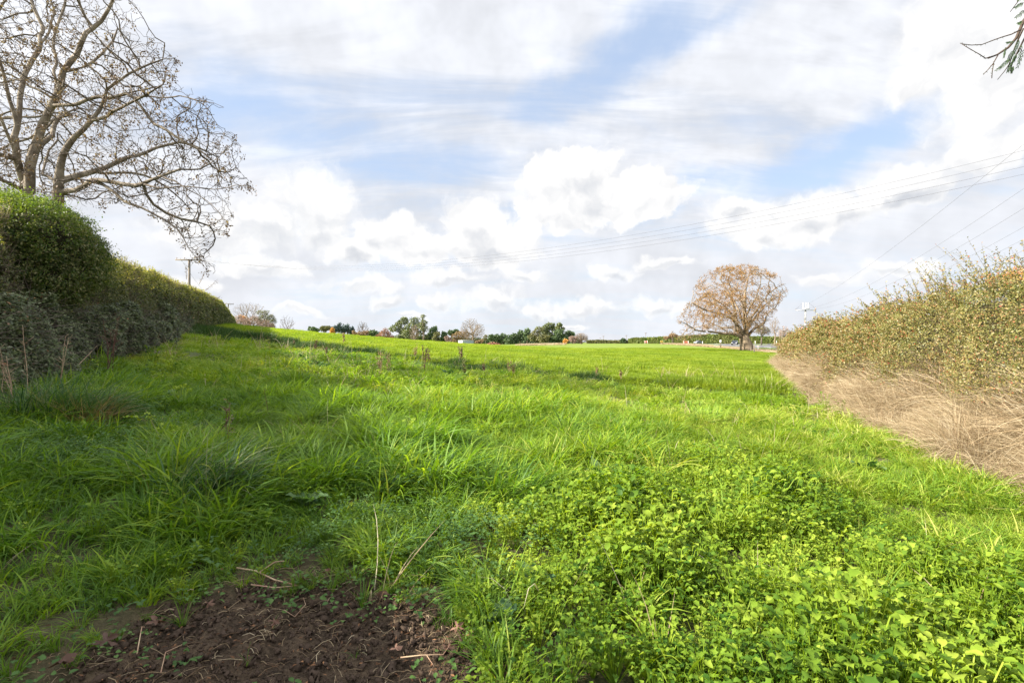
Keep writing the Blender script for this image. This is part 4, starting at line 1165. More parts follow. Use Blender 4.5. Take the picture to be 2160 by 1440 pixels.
def build_right_hedge():
    rng = rng_(141)
    root = empty('hedge')
    tag(root, 'olive brown untrimmed hedge with leafy shoots along the right side', 'hedge')
    line = lambda Y: rhedge_x(Y) + 0.35 - 0.4 * sstep(33, 36.5, Y) + 1.6 * sstep(35.0, 36.4, Y)
    topf = lambda Y: np.interp(Y, [2.5, 6.2, 9, 14, 20, 28, 34, 36], [2.75, 2.62, 2.45, 2.30, 2.10, 1.85, 1.65, 1.2]) + 0.10 * np.sin(Y * 1.7) + 0.06 * np.sin(Y * 4.1 + 1)
    P, N, v, top = hedge_shell(rng, 215000, line, topf, 1.9, 2.6, 36.4, 0.72, 0.30, seed=301, side=-1.0, lump=0.48)
    keep = (v > 0.10) & (rng.uniform(0, 1, len(v)) < sstep(0.02, 0.45, v + 0.02 * (P[:, 1] - 8)) * 0.8 + 0.2)
    hol = vn3(P[:, 1] * 1.0, P[:, 2] * 1.5, P[:, 0] * 1.0, 46) + 0.6 * vn3(P[:, 1] * 2.6, P[:, 2] * 3.4, P[:, 0] * 2.6, 47)
    keep &= (hol > -0.36) | (rng.uniform(0, 1, len(P)) < 0.22) | (v > 0.93)
    P, N, v = P[keep], N[keep], v[keep]
    dist = np.hypot(P[:, 0], P[:, 1])
    size = 0.034 * rng.uniform(0.6, 1.4, len(P)) * np.clip(dist / 13, 0.9, 3.2)
    V, Fs, _ = leaf_cloud(rng, P, N, size, 0.8)
    r = np.clip(rng.beta(2.2, 2.2, len(P)) * 0.9 + 0.22 * fbm(P[:, 1] * 0.9, P[:, 2] * 1.7, 305, 2) + 0.1 * sstep(12, 30, P[:, 1]), 0, 0.985)
    r = np.where(rng.uniform(0, 1, len(P)) < 0.0012, 1.0, r)
    mesh_obj('foliage', V, Fs, M['cotoneaster'], root, rnd=np.repeat(r, 4))
    # arching leafy shoots on the face and standing above the top
    def shoots(nm, P, D, L, ql, lf, droop, rad=0.0035):
        n = len(P); D = D / np.linalg.norm(D, axis=1)[:, None]
        k = 5; t = np.linspace(0, 1, k + 1)
        pts = P[:, None] + D[:, None] * (t[None] * L[:, None])[..., None]
        pts[:, :, 2] -= (droop[:, None] * t[None] ** 2) * L[:, None]
        Fm = frames(D, rng); a, b = Fm[:, :, 0], Fm[:, :, 1]
        rr = rad * (1 - 0.75 * t)[None] * np.clip(P[:, 1] / 9, 1, 3)[:, None]
        VV = np.stack([pts + rr[..., None] * (a[:, None] * math.cos(q * 2.0944) + b[:, None] * math.sin(q * 2.0944)) for q in range(3)], 2).reshape(n, -1, 3)
        f = np.array([(3 * i + q, 3 * i + (q + 1) % 3, 3 * i + 3 + (q + 1) % 3, 3 * i + 3 + q) for i in range(k) for q in range(3)])
        mesh_obj(nm, VV.reshape(-1, 3), (f[None] + (np.arange(n) * 3 * (k + 1))[:, None, None]).reshape(-1, 4), M['green_twig'], root)
        tt = rng.uniform(0.08, 1.0, (n, ql)); lt = tt * k; i0 = np.minimum(lt.astype(int), k - 1); fr = (lt - i0)[..., None]
        ar = np.arange(n)[:, None]
        base = pts[ar, i0] * (1 - fr) + pts[ar, i0 + 1] * fr
        tang = pts[ar, i0 + 1] - pts[ar, i0]; tang /= np.linalg.norm(tang, axis=2)[..., None]
        out = rng.normal(size=tang.shape); out -= (out * tang).sum(2)[..., None] * tang; out /= np.linalg.norm(out, axis=2)[..., None]
        ldir = out * 0.9 + tang * 0.6; ldir /= np.linalg.norm(ldir, axis=2)[..., None]
        nrm = np.cross(ldir, rng.normal(size=ldir.shape)); nrm /= np.linalg.norm(nrm, axis=2)[..., None]
        Rm = np.stack([ldir, np.cross(nrm, ldir), nrm], -1).reshape(-1, 3, 3)
        sz = (lf * np.clip(P[:, 1] / 9, 0.9, 2.6)[:, None] * (1.15 - 0.5 * tt) * rng.uniform(0.7, 1.3, tt.shape)).reshape(-1)
        V, Fs, _ = scatter(LEAF_V, LEAF_F, base.reshape(-1, 3), Rm, sz)
        r = np.clip(rng.beta(2.4, 1.8, len(sz)) + 0.05, 0, 0.985)
        r = np.where(rng.uniform(0, 1, len(sz)) < 0.003, 1.0, r)
        mesh_obj(nm[:-1] + '_leaves', V, Fs, M['cotoneaster'], root, rnd=np.repeat(r, 4))
    n = 3400
    P, N, v, top = hedge_shell(rng, n, line, topf, 1.9, 2.8, 35, 0.8, 0.15, seed=301, side=-1.0, lump=0.48, topfrac=0.2)
    k_ = v > 0.25; P, N, v = P[k_], N[k_], v[k_]
    D = np.stack([-0.75 + rng.normal(0, 0.35, len(P)), rng.normal(-0.1, 0.4, len(P)), 0.65 + rng.normal(0, 0.3, len(P))], 1)
    shoots('side_shoots', P, D, rng.uniform(0.25, 0.75, len(P)), 22, 0.036, rng.uniform(0.1, 0.5, len(P)))
    n = 620
    Y = 4.2 * (34 / 4.2) ** (rng.uniform(0, 1, n) ** 1.15); d = rng.uniform(0, 1.5, n)
    P = np.stack([line(Y) + d, Y, zland(line(Y), Y) + topf(Y) - 0.15], 1)
    D = np.stack([-0.45 + rng.normal(0, 0.25, n), rng.normal(0, 0.25, n), 0.8 + rng.normal(0, 0.12, n)], 1)
    L = rng.uniform(0.25, 1.0, n) * np.where(rng.uniform(0, 1, n) < 0.12, 1.35, 1.0) * np.clip(1.1 - Y / 60, 0.5, 1.1)
    # the tall shoots seen in the photograph
    ex = []
    for (px, py, D0, l, lean) in ((2085, 620, 7.2, 0.85, -0.10), (2130, 600, 7.0, 0.55, 0.0), (2042, 640, 7.6, 0.55, -0.06), (2000, 620, 8.2, 0.60, -0.22), (1940, 640, 8.6, 0.55, -0.45),
                                  (1965, 620, 8.4, 0.48, -0.5), (1890, 665, 9.4, 0.60, -0.8), (1850, 670, 10.2, 0.6, -0.8), (1800, 690, 11.5, 0.55, -0.9), (2100, 600, 6.9, 0.4, 0.3), (2150, 590, 6.6, 0.4, -0.2)):
        x, y, z = ray(px, py, D0); ex.append((x, y, z, lean, l))
    ex = np.array(ex)
    P = np.vstack([P, ex[:, :3]]); D = np.vstack([D, np.stack([ex[:, 3], 0 * ex[:, 3], np.ones(len(ex)) * 0.9], 1)]); L = np.r_[L, ex[:, 4]]
    shoots('top_shoots', P, D, L, 26, 0.042, rng.uniform(0.0, 0.15, len(P)))
    # bare grey stems showing low in the hedge
    n = 9500
    P, N, v, top = hedge_shell(rng, n, line, lambda Y: topf(Y) * 0.62, 1.9, 2.8, 34, 0.8, 0.10, seed=301, side=-1.0, topfrac=0.0, lump=0.48)
    D = N + rng.normal(0, 0.9, N.shape) + (0, 0, 0.4)
    V1, F1 = twig_bunch(rng, n, P - N * 0.10, D, rng.uniform(0.15, 0.5, n), np.full(n, 0.0030) * np.clip(P[:, 1] / 10, 1, 3), 4, 0.25)
    mesh_obj('bare_stems', V1, F1, M['bark_pale'], root)
    hedge_core(line, topf, 1.9, 2.6, 36.0, 0.45, -1.0, 'woody_shade_core', M['hedge_core_tan'], root, 301)
build_right_hedge()

# ================================================================== TREES
def base_z(x, y): return float(zland(x, y))
class Skel:
    """branch skeleton: nodes with a parent index, grown by space colonisation"""
    def __init__(s): s.P = []; s.par = []; s.minr = []
    def add(s, p, par, minr=0.0):
        s.P.append(np.asarray(p, float)); s.par.append(par); s.minr.append(minr); return len(s.P) - 1
    def limb(s, pts, par=-1, step=0.3, r=None):
        """polyline; r = (r0, r1) minimum radii; returns node indices"""
        pts = np.asarray(pts, float); d = np.r_[0, np.cumsum(np.linalg.norm(np.diff(pts, axis=0), axis=1))]
        n = max(2, int(d[-1] / step) + 1); t = np.linspace(0, d[-1], n)
        # smooth (Catmull like) resample
        q = np.stack([np.interp(t, d, pts[:, i]) for i in range(3)], 1)
        for _ in range(2): q[1:-1] = (q[:-2] + 2 * q[1:-1] + q[2:]) / 4
        if n > 3:
            ph = float(pts[0, 0] * 7.1 + pts[-1, 2] * 3.3); k = np.arange(n)
            env = np.minimum(1, np.minimum(k, 3) / 3.0)[:, None]
            q = q + env * step * 0.28 * np.stack([vn(k * 0.55 + ph, 0 * k, 1), vn(k * 0.55 + ph, 0 * k, 2), vn(k * 0.55 + ph, 0 * k, 3)], 1)
        idx = []; cur = par
        for i, p in enumerate(q):
            if i == 0 and par >= 0: idx.append(par); continue
            rr = 0 if r is None else r[0] + (r[1] - r[0]) * (t[i] / d[-1])
            cur = s.add(p, cur, rr); idx.append(cur)
        return idx
    def nearest(s, p):
        return int(np.argmin(np.linalg.norm(np.array(s.P) - np.asarray(p), axis=1)))
    def grow(s, A, step, infl, kill, iters, rng, up=0.0, wob=0.15, maxn=40000):
        P = list(s.P); par = list(s.par)
        arr = np.array(P); best = np.full(len(A), 1e9); bi = np.zeros(len(A), int)
        for c in range(0, len(arr), 500):
            d = np.linalg.norm(A[:, None] - arr[None, c:c + 500], axis=2); j = d.argmin(1); m = d[np.arange(len(A)), j]
            u = m < best; best[u] = m[u]; bi[u] = j[u] + c
        alive = np.ones(len(A), bool); alive &= best > kill
        kids = {}
        for it in range(iters):
            act = alive & (best < infl)
            if not act.any(): break
            idx = bi[act]; v = A[act] - np.array(P)[idx]; v /= np.linalg.norm(v, axis=1)[:, None] + 1e-9
            uq, inv = np.unique(idx, return_inverse=True)
            sm = np.zeros((len(uq), 3)); np.add.at(sm, inv, v)
            nw, np_ = [], []
            for k, i in enumerate(uq):
                d = sm[k]; L = np.linalg.norm(d)
                if L < 1e-6: continue
                d = d / L + rng.normal(0, wob, 3) + (0, 0, up)
                if par[i] >= 0:
                    e = P[i] - P[par[i]]; d = d + 0.35 * e / (np.linalg.norm(e) + 1e-9)
                d /= np.linalg.norm(d)
                key = i; c = kids.get(key, 0)
                if c > 3: alive[act & (bi == i)] = False; continue
                kids[key] = c + 1
                nw.append(P[i] + d * step); np_.append(i)
            if not nw: break
            base = len(P); P += nw; par += np_
            nwa = np.array(nw)
            al = np.where(alive)[0]
            for c in range(0, len(nwa), 400):
                d = np.linalg.norm(A[al][:, None] - nwa[None, c:c + 400], axis=2); j = d.argmin(1); m = d[np.arange(len(al)), j]
                u = m < best[al]; best[al[u]] = m[u]; bi[al[u]] = j[u] + base + c
            alive &= best > kill
            if len(P) > maxn: break
        s.minr += [0.0] * (len(P) - len(s.P)); s.P = P; s.par = par
    def radii(s, tip, pw, rmax=None, scale=1.0):
        n = len(s.P); r = np.zeros(n); par = np.array(s.par); ch = np.zeros(n, int)
        np.add.at(ch, par[par >= 0], 1)
        acc = np.zeros(n)
        for i in range(n - 1, -1, -1):
            r[i] = max((acc[i]) ** (1 / pw) if acc[i] > 0 else tip, tip, s.minr[i])
            if par[i] >= 0: acc[par[i]] += r[i] ** pw
        if rmax: r = np.minimum(r, rmax)
        s.r = r; s.ch = ch
        return r
    def mesh(s, sides=6, thin=3, cut=0.02, sel=None):
        P = np.array(s.P); par = np.array(s.par); r = s.r; n = len(P)
        main = np.full(n, -1)
        order = np.argsort(r); 
        for i in order:
            if par[i] >= 0: main[par[i]] = i                  # thickest child continues the limb
        ed = np.where(par >= 0)[0]
        if sel is not None: ed = ed[sel[ed]]
        d = P[ed] - P[par[ed]]; d /= np.linalg.norm(d, axis=1)[:, None] + 1e-9
        Dn = np.zeros((n, 3)); Dn[ed] = d
        m = main[ed] >= 0
        Dn2 = Dn.copy()
        e2 = ed[m]; Dn2[e2] = Dn[e2] + Dn[main[e2]]
        Dn2 /= np.linalg.norm(Dn2, axis=1)[:, None] + 1e-9
        V, Fs, base = [], [], 0
        for lo, k in ((cut, sides), (0, thin)):
            e = ed[(r[ed] >= cut)] if lo else ed[(r[ed] < cut)]
            if not len(e): continue
            p = par[e]; ismain = main[p] == e
            d0 = np.where((ismain & (np.linalg.norm(Dn2[p], axis=1) > 0.5))[:, None], Dn2[p], Dn[e]); d1 = Dn2[e]
            r0 = np.where(ismain, r[p], np.minimum(r[p] * 0.8, r[e] * 1.25)); r0 = np.minimum(r0, r[e] * 2.2 + 0.002); r1 = r[e]
            def ring(c, dd, rr):
                ref = np.array([0.37, 0.61, 0.70]); a = np.cross(dd, ref); a /= np.linalg.norm(a, axis=1)[:, None] + 1e-9; b = np.cross(dd, a)
                th = np.arange(k) * 2 * math.pi / k
                return c[:, None] + rr[:, None, None] * (a[:, None] * np.cos(th)[None, :, None] + b[:, None] * np.sin(th)[None, :, None])
            R0, R1 = ring(P[p], d0, r0), ring(P[e], d1, r1)
            VV = np.concatenate([R0, R1], 1).reshape(-1, 3); j = np.arange(k)
            f = np.stack([j, (j + 1) % k, k + (j + 1) % k, k + j], 1)
            Fs.append((f[None] + (np.arange(len(e)) * 2 * k)[:, None, None]).reshape(-1, 4) + base); V.append(VV); base += len(VV)
        return np.concatenate(V), np.concatenate(Fs)

def in_outline(rng, n, poly, d0, d1, dpow=None):
    """random points between two depths, inside a crown outline"""
    poly = np.array(poly, float); lo, hi = poly.min(0), poly.max(0); out = []
    while sum(len(o) for o in out) < n:
        q = rng.uniform(lo, hi, (n, 2)); k = poly_sdf(q[:, 0], q[:, 1], [tuple(p) for p in poly]) > 0
        out.append(q[k])
    q = np.concatenate(out)[:n]
    return q, rng.uniform(d0, d1, n)
def unproj(q, D):
    return np.stack([(q[:, 0] - CX) / F * D, D, CAMZ + (HZ - q[:, 1]) / F * D], 1)

def build_big_tree():
    rng = rng_(151)
    D0 = 12.6
    root = empty('bare_tree', (0, 0, 0))
    tag(root, 'big bare spreading tree behind the left hedge, hung with brown seed clusters', 'tree')
    S = Skel()
    def L(pts, dend, par=-1, dst=0.0, r=None, step=0.28):
        n = len(pts); out = []
        for i, (px, py) in enumerate(pts):
            d = D0 + dst + (dend - dst) * i / (n - 1)
            out.append(ray(px, py, d))
        if par >= 0: out[0] = tuple(S.P[par])
        return S.limb(out, par, step, r)
    zb = lambda px: (722 - (zbase(-11.5, 12.6) - CAMZ) / 12.6 * 1080)
    g = 735
    A = L([(48, g), (52, 420), (50, 380), (62, 330), (85, 270), (100, 225), (125, 180), (145, 150), (165, 115), (180, 70), (200, 50), (225, 35), (243, 10), (243, -30), (250, -80)], 0.6, r=(0.175, 0.020))
    Bq = L([(20, g), (45, 400), (35, 345), (15, 290), (0, 240), (-30, 180), (-50, 100), (-60, 20)], -1.3, dst=0.5, r=(0.0780, 0.0099))
    Dl = L([(102, g), (110, 420), (122, 385), (130, 345), (148, 310), (165, 283), (190, 262), (205, 235), (220, 210), (228, 180), (240, 168)], -0.7, dst=-0.3, r=(0.19, 0.018))
    near = lambda px, py, d=0.0: S.nearest(ray(px, py, D0 + d))
    def B(start, pts, dend, r, d=0.0, fromdst=None):
        p = near(start[0], start[1], d)
        dd = S.P[p][1] - D0
        return L([start] + pts, dend, par=p, dst=dd, r=r)
    B((183, 62), [(165, 35), (158, 0), (155, -50)], 0.2, (0.0270, 0.0110), 0.4)
    B((45, 340), [(45, 326), (31, 292), (22, 253), (14, 208), (3, 156), (-10, 110), (-10, 40)], -0.5, (0.0600, 0.0165), 0.2)
    Cq = B((33, 290), [(37, 230), (52, 190), (58, 150), (70, 115), (90, 88), (80, 50), (65, 15), (55, -40)], 1.6, (0.0600, 0.0165), 0.0)
    B((88, 90), [(110, 60), (105, 20), (100, -30)], 2.0, (0.0240, 0.0110), 1.0)
    B((118, 192), [(115, 150), (105, 110), (108, 70), (125, 40), (135, 0), (140, -40)], 1.8, (0.0300, 0.0110), 0.2)
    B((192, 262), [(225, 248), (258, 237), (280, 218), (315, 195), (340, 180)], -1.6, (0.0360, 0.0099), -0.5)
    E = B((125, 380), [(140, 375), (165, 365), (188, 368), (215, 350), (250, 335), (290, 330), (310, 308), (345, 298), (385, 300), (420, 312), (450, 330)], 1.6, (0.0780, 0.0088), -0.2)
    Fq = B((115, 405), [(150, 400), (190, 382), (230, 383), (285, 398), (330, 365), (375, 358), (430, 350), (455, 330), (480, 315)], -1.6, (0.0660, 0.0077), -0.2)
    B((200, 383), [(235, 395), (255, 415), (290, 445), (330, 448), (352, 466), (365, 478), (378, 500), (392, 521), (403, 539), (428, 560)], -1.0, (0.0390, 0.0055), -0.6)
    B((290, 397), [(340, 400), (390, 395), (440, 400), (500, 385), (530, 395)], -2.0, (0.0210, 0.0055), -1.0)
    B((330, 366), [(365, 385), (410, 405), (450, 440), (480, 470)], -2.2, (0.0180, 0.0055), -1.0)
    H = B((112, 222), [(135, 218), (160, 213), (215, 200), (270, 198), (300, 230), (335, 270), (375, 290), (425, 325), (465, 350)], -0.9, (0.0450, 0.0077), 0.2)
    B((270, 198), [(310, 203), (370, 200), (420, 210), (470, 222)], -1.2, (0.0180, 0.0044), -0.4)
    B((88, 270), [(100, 262), (130, 235), (165, 225)], 1.9, (0.0420, 0.0110), 0.1)
    B((150, 160), [(185, 148), (205, 135), (210, 118), (230, 95), (250, 60)], 1.7, (0.0240, 0.0066), 0.2)
    B((230, 185), [(235, 170), (270, 158), (300, 130), (340, 122), (368, 122)], -0.6, (0.0180, 0.0055), -0.5)
    B((112, 412), [(165, 412), (200, 425), (220, 405), (250, 400)], 1.3, (0.0240, 0.0083), -0.2)
    B((120, 380), [(90, 370), (88, 350), (105, 320), (115, 280)], 1.4, (0.0360, 0.0110), -0.2)
    B((45, 345), [(0, 330), (-50, 300), (-110, 280)], -1.5, (0.0600, 0.0165), 0.1)
    B((35, 400), [(0, 370), (-60, 345), (-130, 340)], -2.5, (0.0540, 0.0165), 0.3)
    B((285, 395), [(310, 430), (350, 450), (400, 470), (440, 480)], 0.6, (0.0120, 0.0044), -1.0)
    B((190, 375), [(215, 375), (260, 360), (300, 365), (350, 390), (400, 440)], 2.2, (0.0270, 0.0055), 0.3)
    B((62, 330), [(95, 300), (118, 240), (150, 235)], 2.6, (0.0300, 0.0083), 0.1)
    out = [(-160, -120), (300, -120), (296, 20), (265, 60), (330, 80), (380, 125), (375, 170), (440, 200), (475, 222), (440, 235), (505, 285), (520, 320), (500, 335), (538, 392), (490, 410), (500, 470), (470, 480),
           (500, 500), (440, 500), (462, 575), (430, 580), (395, 545), (360, 480), (310, 455), (255, 430), (190, 440), (100, 425), (-160, 420)]
    for cnt, st, inf, kl, its in ((620, 0.20, 3.0, 0.62, 40), (13500, 0.10, 1.2, 0.165, 90)):
      q, D = in_outline(rng, cnt, out, 10.2, 16.0)
      rel = np.clip(np.hypot((q[:, 0] - 60) / 480, (q[:, 1] - 230) / 420), 0, 1)
      D = D0 + (D - 13.1) * np.sqrt(np.clip(1.08 - rel ** 2, 0.15, 1)) + 0.3
      AT = unproj(q, D); AT = AT[vn3(AT[:, 0] * 0.8, AT[:, 1] * 0.8, AT[:, 2] * 0.8, 29) > -0.38]
      S.grow(AT, st, inf, kl, its, rng, up=0.0, wob=0.27, maxn=46000)
    S.radii(0.0050, 2.55, 0.20)
    r = S.r
    P_ = np.array(S.P)
    big = r > 0.022
    V, Fq = S.mesh(9, 3, 0.02, sel=big)
    mesh_obj('trunk', V, Fq, M['bark_lichen'], root, smooth=True)
    V, Fq = S.mesh(6, 3, 0.012, sel=~big)
    mesh_obj('branches', V, Fq, M['bark_grey'], root, smooth=True)
    # seed clusters at the tips
    tips = np.where((S.ch == 0) | ((r < 0.006) & (rng.uniform(0, 1, len(r)) < 0.08)))[0]
    tips = tips[rng.uniform(0, 1, len(tips)) < 0.85]
    clump = vn3(P_[tips][:, 0] * 0.9, P_[tips][:, 1] * 0.9, P_[tips][:, 2] * 0.9, 17)
    tips = tips[rng.uniform(0, 1, len(tips)) < 0.36 + 0.6 * clump]
    n = len(tips); k = 15
    PP = (P_[tips][:, None] + rng.normal(0, 0.042, (n, k, 3)) + (0, 0, -0.05)).reshape(-1, 3)
    V, Fs, _ = leaf_cloud(rng, PP, np.tile([1.0, 0, 0.2], (len(PP), 1)), 0.052 * rng.uniform(0.6, 1.5, len(PP)), 1.0)
    mesh_obj('seed_clusters', V, Fs, M['seed_pod'], root, rnd=np.repeat(rng.uniform(0, 1, len(PP)), 4))
build_big_tree()

def build_oak():
    rng = rng_(161)
    bx, by = at(1576, 739.5, zland)
    D0 = by
    k = D0 / 100.0
    root = empty('oak_tree')
    tag(root, 'large broad oak with rusty orange autumn leaves standing by the road', 'tree')
    S = Skel()
    def L(pts, dend, par=-1, r=None):
        out = []; n = len(pts)
        dst = (S.P[par][1] - D0) if par >= 0 else 0
        for i, (px, py) in enumerate(pts): out.append(ray(px, py, D0 + dst + (dend * k - dst) * i / (n - 1)))
        if par >= 0: out[0] = tuple(S.P[par])
        return S.limb(out, par, 0.7 * k, None if r is None else (r[0] * k, r[1] * k))
    near = lambda px, py: S.nearest(ray(px, py, D0))
    T0 = L([(1577, 741), (1575, 727), (1571, 714)], 0, r=(1.15, 0.95))
    def B(start, pts, dend, r): return L([start] + pts, dend, near(*start), r)
    B((1571, 714), [(1562, 706), (1553, 690), (1551, 668), (1548, 640), (1535, 612), (1520, 590)], 1.5, (0.465, 0.072))
    B((1571, 714), [(1574, 698), (1572, 670), (1570, 645), (1574, 610), (1580, 580)], -1.5, (0.527, 0.072))
    B((1571, 714), [(1585, 700), (1600, 688), (1614, 680), (1613, 668), (1626, 655), (1636, 650)], -1.0, (0.341, 0.072))
    B((1571, 714), [(1556, 706), (1530, 703), (1500, 702), (1478, 697), (1455, 690), (1435, 679)], -3.0, (0.341, 0.060))
    B((1571, 712), [(1562, 690), (1545, 672), (1528, 662), (1500, 660), (1478, 648), (1460, 640)], -4.0, (0.279, 0.060))
    B((1574, 690), [(1590, 665), (1605, 640), (1625, 615), (1640, 605)], 3.0, (0.279, 0.060))
    B((1573, 665), [(1590, 640), (1600, 615), (1605, 585)], -4.5, (0.217, 0.048))
    B((1552, 670), [(1535, 650), (1510, 635), (1490, 615), (1475, 600)], 2.5, (0.217, 0.048))
    B((1571, 700), [(1560, 660), (1545, 630), (1540, 600)], 6.0, (0.248, 0.048))
    B((1574, 700), [(1590, 670), (1620, 640), (1645, 620)], 6.0, (0.248, 0.048))
    B((1560, 704), [(1540, 690), (1515, 690), (1490, 675)], 5.0, (0.217, 0.048))
    B((1574, 702), [(1570, 680), (1568, 650), (1560, 620)], -7.0, (0.279, 0.048))
    out = [(1424, 676), (1450, 640), (1465, 625), (1466, 596), (1485, 575), (1520, 560), (1548, 558), (1580, 555), (1620, 566), (1645, 578), (1650, 590), (1664, 600), (1662, 622), (1645, 640), (1640, 660),
           (1618, 690), (1624, 712), (1600, 704), (1560, 708), (1520, 708), (1500, 704), (1480, 712), (1440, 722), (1426, 716), (1434, 694)]
    for cnt, st, inf, kl in ((420, 0.6, 14, 1.9), (7800, 0.30, 4, 0.48)):
      q, D = in_outline(rng, cnt, out, -9.5, 9.5)
      rel = np.hypot((q[:, 0] - 1560) / 112, (q[:, 1] - 650) / 100)
      D = D0 + D * k * np.sqrt(np.clip(1.05 - rel ** 2, 0.08, 1))
      AT = unproj(q, D); AT = AT[vn3(AT[:, 0] * 0.30 / k, AT[:, 1] * 0.30 / k, AT[:, 2] * 0.38 / k, 23) > -0.20]
      S.grow(AT, st * k, inf * k, kl * k, 80, rng, up=0.05, wob=0.34, maxn=30000)
    S.radii(0.024 * k, 2.75, 1.35 * k)
    V, Fq = S.mesh(12, 3, 0.10, sel=S.r > 0.16 * k)
    fl = V[:, 2] - base_z(bx, by)
    th = np.arctan2(V[:, 1] - by, V[:, 0] - bx)
    fk = np.clip(1 - fl / 2.6, 0, 1)[:, None] ** 2 * (0.12 + 0.16 * np.abs(np.sin(th * 2.5 + 0.6)))[:, None] + (0.07 * np.sin(th * 7) * (fl < 4))[:, None]
    V[:, :2] = V[:, :2] + (V[:, :2] - (bx, by)) * fk * (fl < 5)[:, None]
    mesh_obj('trunk', V, Fq, M['bark_oak'], root, smooth=True)
    V, Fq = S.mesh(5, 3, 0.04, sel=S.r <= 0.16 * k)
    mesh_obj('branches', V, Fq, M['bark_pale'], root, smooth=True)
    P = np.array(S.P); fine = np.where(S.r < 0.045 * k)[0]
    px = CX + P[fine][:, 0] / P[fine][:, 1] * F; py = HZ - (P[fine][:, 2] - CAMZ) / P[fine][:, 1] * F
    pr = np.clip(0.95 - (px - 1530) / 150, 0.12, 1.0) * sstep(712, 650, py) * 1.0
    pr *= np.where(px < 1470, 0.15, 1)
    pr = np.clip(pr * 1.0 + 1.0 * vn3(P[fine][:, 0] * 0.4 / k, P[fine][:, 1] * 0.4 / k, P[fine][:, 2] * 0.4 / k, 7), 0.02, 1)
    sel = fine[rng.uniform(0, 1, len(fine)) < pr]
    kk = 7
    PP = (P[sel][:, None] + rng.normal(0, 0.16 * k, (len(sel), kk, 3))).reshape(-1, 3)
    V, Fs, _ = leaf_cloud(rng, PP, np.tile([0, 0, 1.0], (len(PP), 1)), 0.185 * k * rng.uniform(0.6, 1.4, len(PP)), 1.0)
    mesh_obj('crown', V, Fs, M['oak_leaf'], root, rnd=np.repeat(rng.uniform(0, 0.98, len(PP)), 4))
    # ivy and lichen tinted shoots in the fork
    return D0
OAK_D = build_oak()

# ---- distant trees: pixel place, distance -> metres; each its own thing with trunk and crown
def bare_tree(px0, px1, ytop, D, label, cat='tree', name='bare_tree', bark='bark_pale', seed=0, n=900, lean=0.0, group=None, ybase=None, leaf=None, leafn=0, tip=0.028, ystart=0.22, shape=None):
    rng = rng_(1000 + seed)
    cx = (px0 + px1) / 2; x = (cx - CX) / F * D; zt = CAMZ + (HZ - ytop) / F * D; w = (px1 - px0) / 2 / F * D
    zb = base_z(x, D); H = zt - zb
    root = empty(name, (0, 0, 0))
    tag(root, label, cat, group)
    S = Skel()
    h0 = H * ystart
    S.limb([(x, D, zb - 0.1), (x + 0.02 * H, D, zb + h0), (x, D, zb + H * 0.45)], -1, H * 0.04, (H * 0.022, H * 0.012))
    n2 = int(n * 4); d = rng.normal(size=(n2, 3)); d /= np.linalg.norm(d, axis=1)[:, None]; rr = rng.uniform(0.15, 1, (n2, 1)) ** 0.5
    q = d * rr
    zc = zb + h0 + (H - h0) * 0.5
    A = np.array([x, D, zc]) + q * np.array([w, w * 0.9, (H - h0) * 0.52])
    lum = vn3(A[:, 0] / w * 1.6, A[:, 1] / w * 1.6, A[:, 2] / w * 1.6, seed)
    A = A[(lum > -0.3) & (A[:, 2] > zb + h0 * 0.9)][:int(n * 1.8)]
    S.grow(A, H * 0.026, H * 0.6, H * 0.034, 60, rng, up=0.10, wob=0.30, maxn=9000)
    S.radii(tip * 1.25 * D / 200.0, 2.5)
    V, Fq = S.mesh(5, 3, H * 0.008, sel=S.r > H * 0.010)
    mesh_obj('trunk', V, Fq, M[bark], root, smooth=True)
    V, Fq = S.mesh(3, 3, 9.0, sel=S.r <= H * 0.010)
    mesh_obj('branches', V, Fq, M[bark], root, smooth=True)
    if leaf:
        P = np.array(S.P); f = np.where(S.r < tip * D / 200.0 * 2.2)[0]; f = f[rng.integers(0, len(f), leafn)]
        PP = P[f] + rng.normal(0, H * 0.02, (leafn, 3))
        V, Fs, _ = leaf_cloud(rng, PP, np.tile([0, 0, 1.0], (leafn, 1)), 0.0022 * D * rng.uniform(0.6, 1.4, leafn), 1.0)
        mesh_obj('crown', V, Fs, M[leaf], root, rnd=np.repeat(rng.uniform(0, 0.98, leafn), 4))
    return root
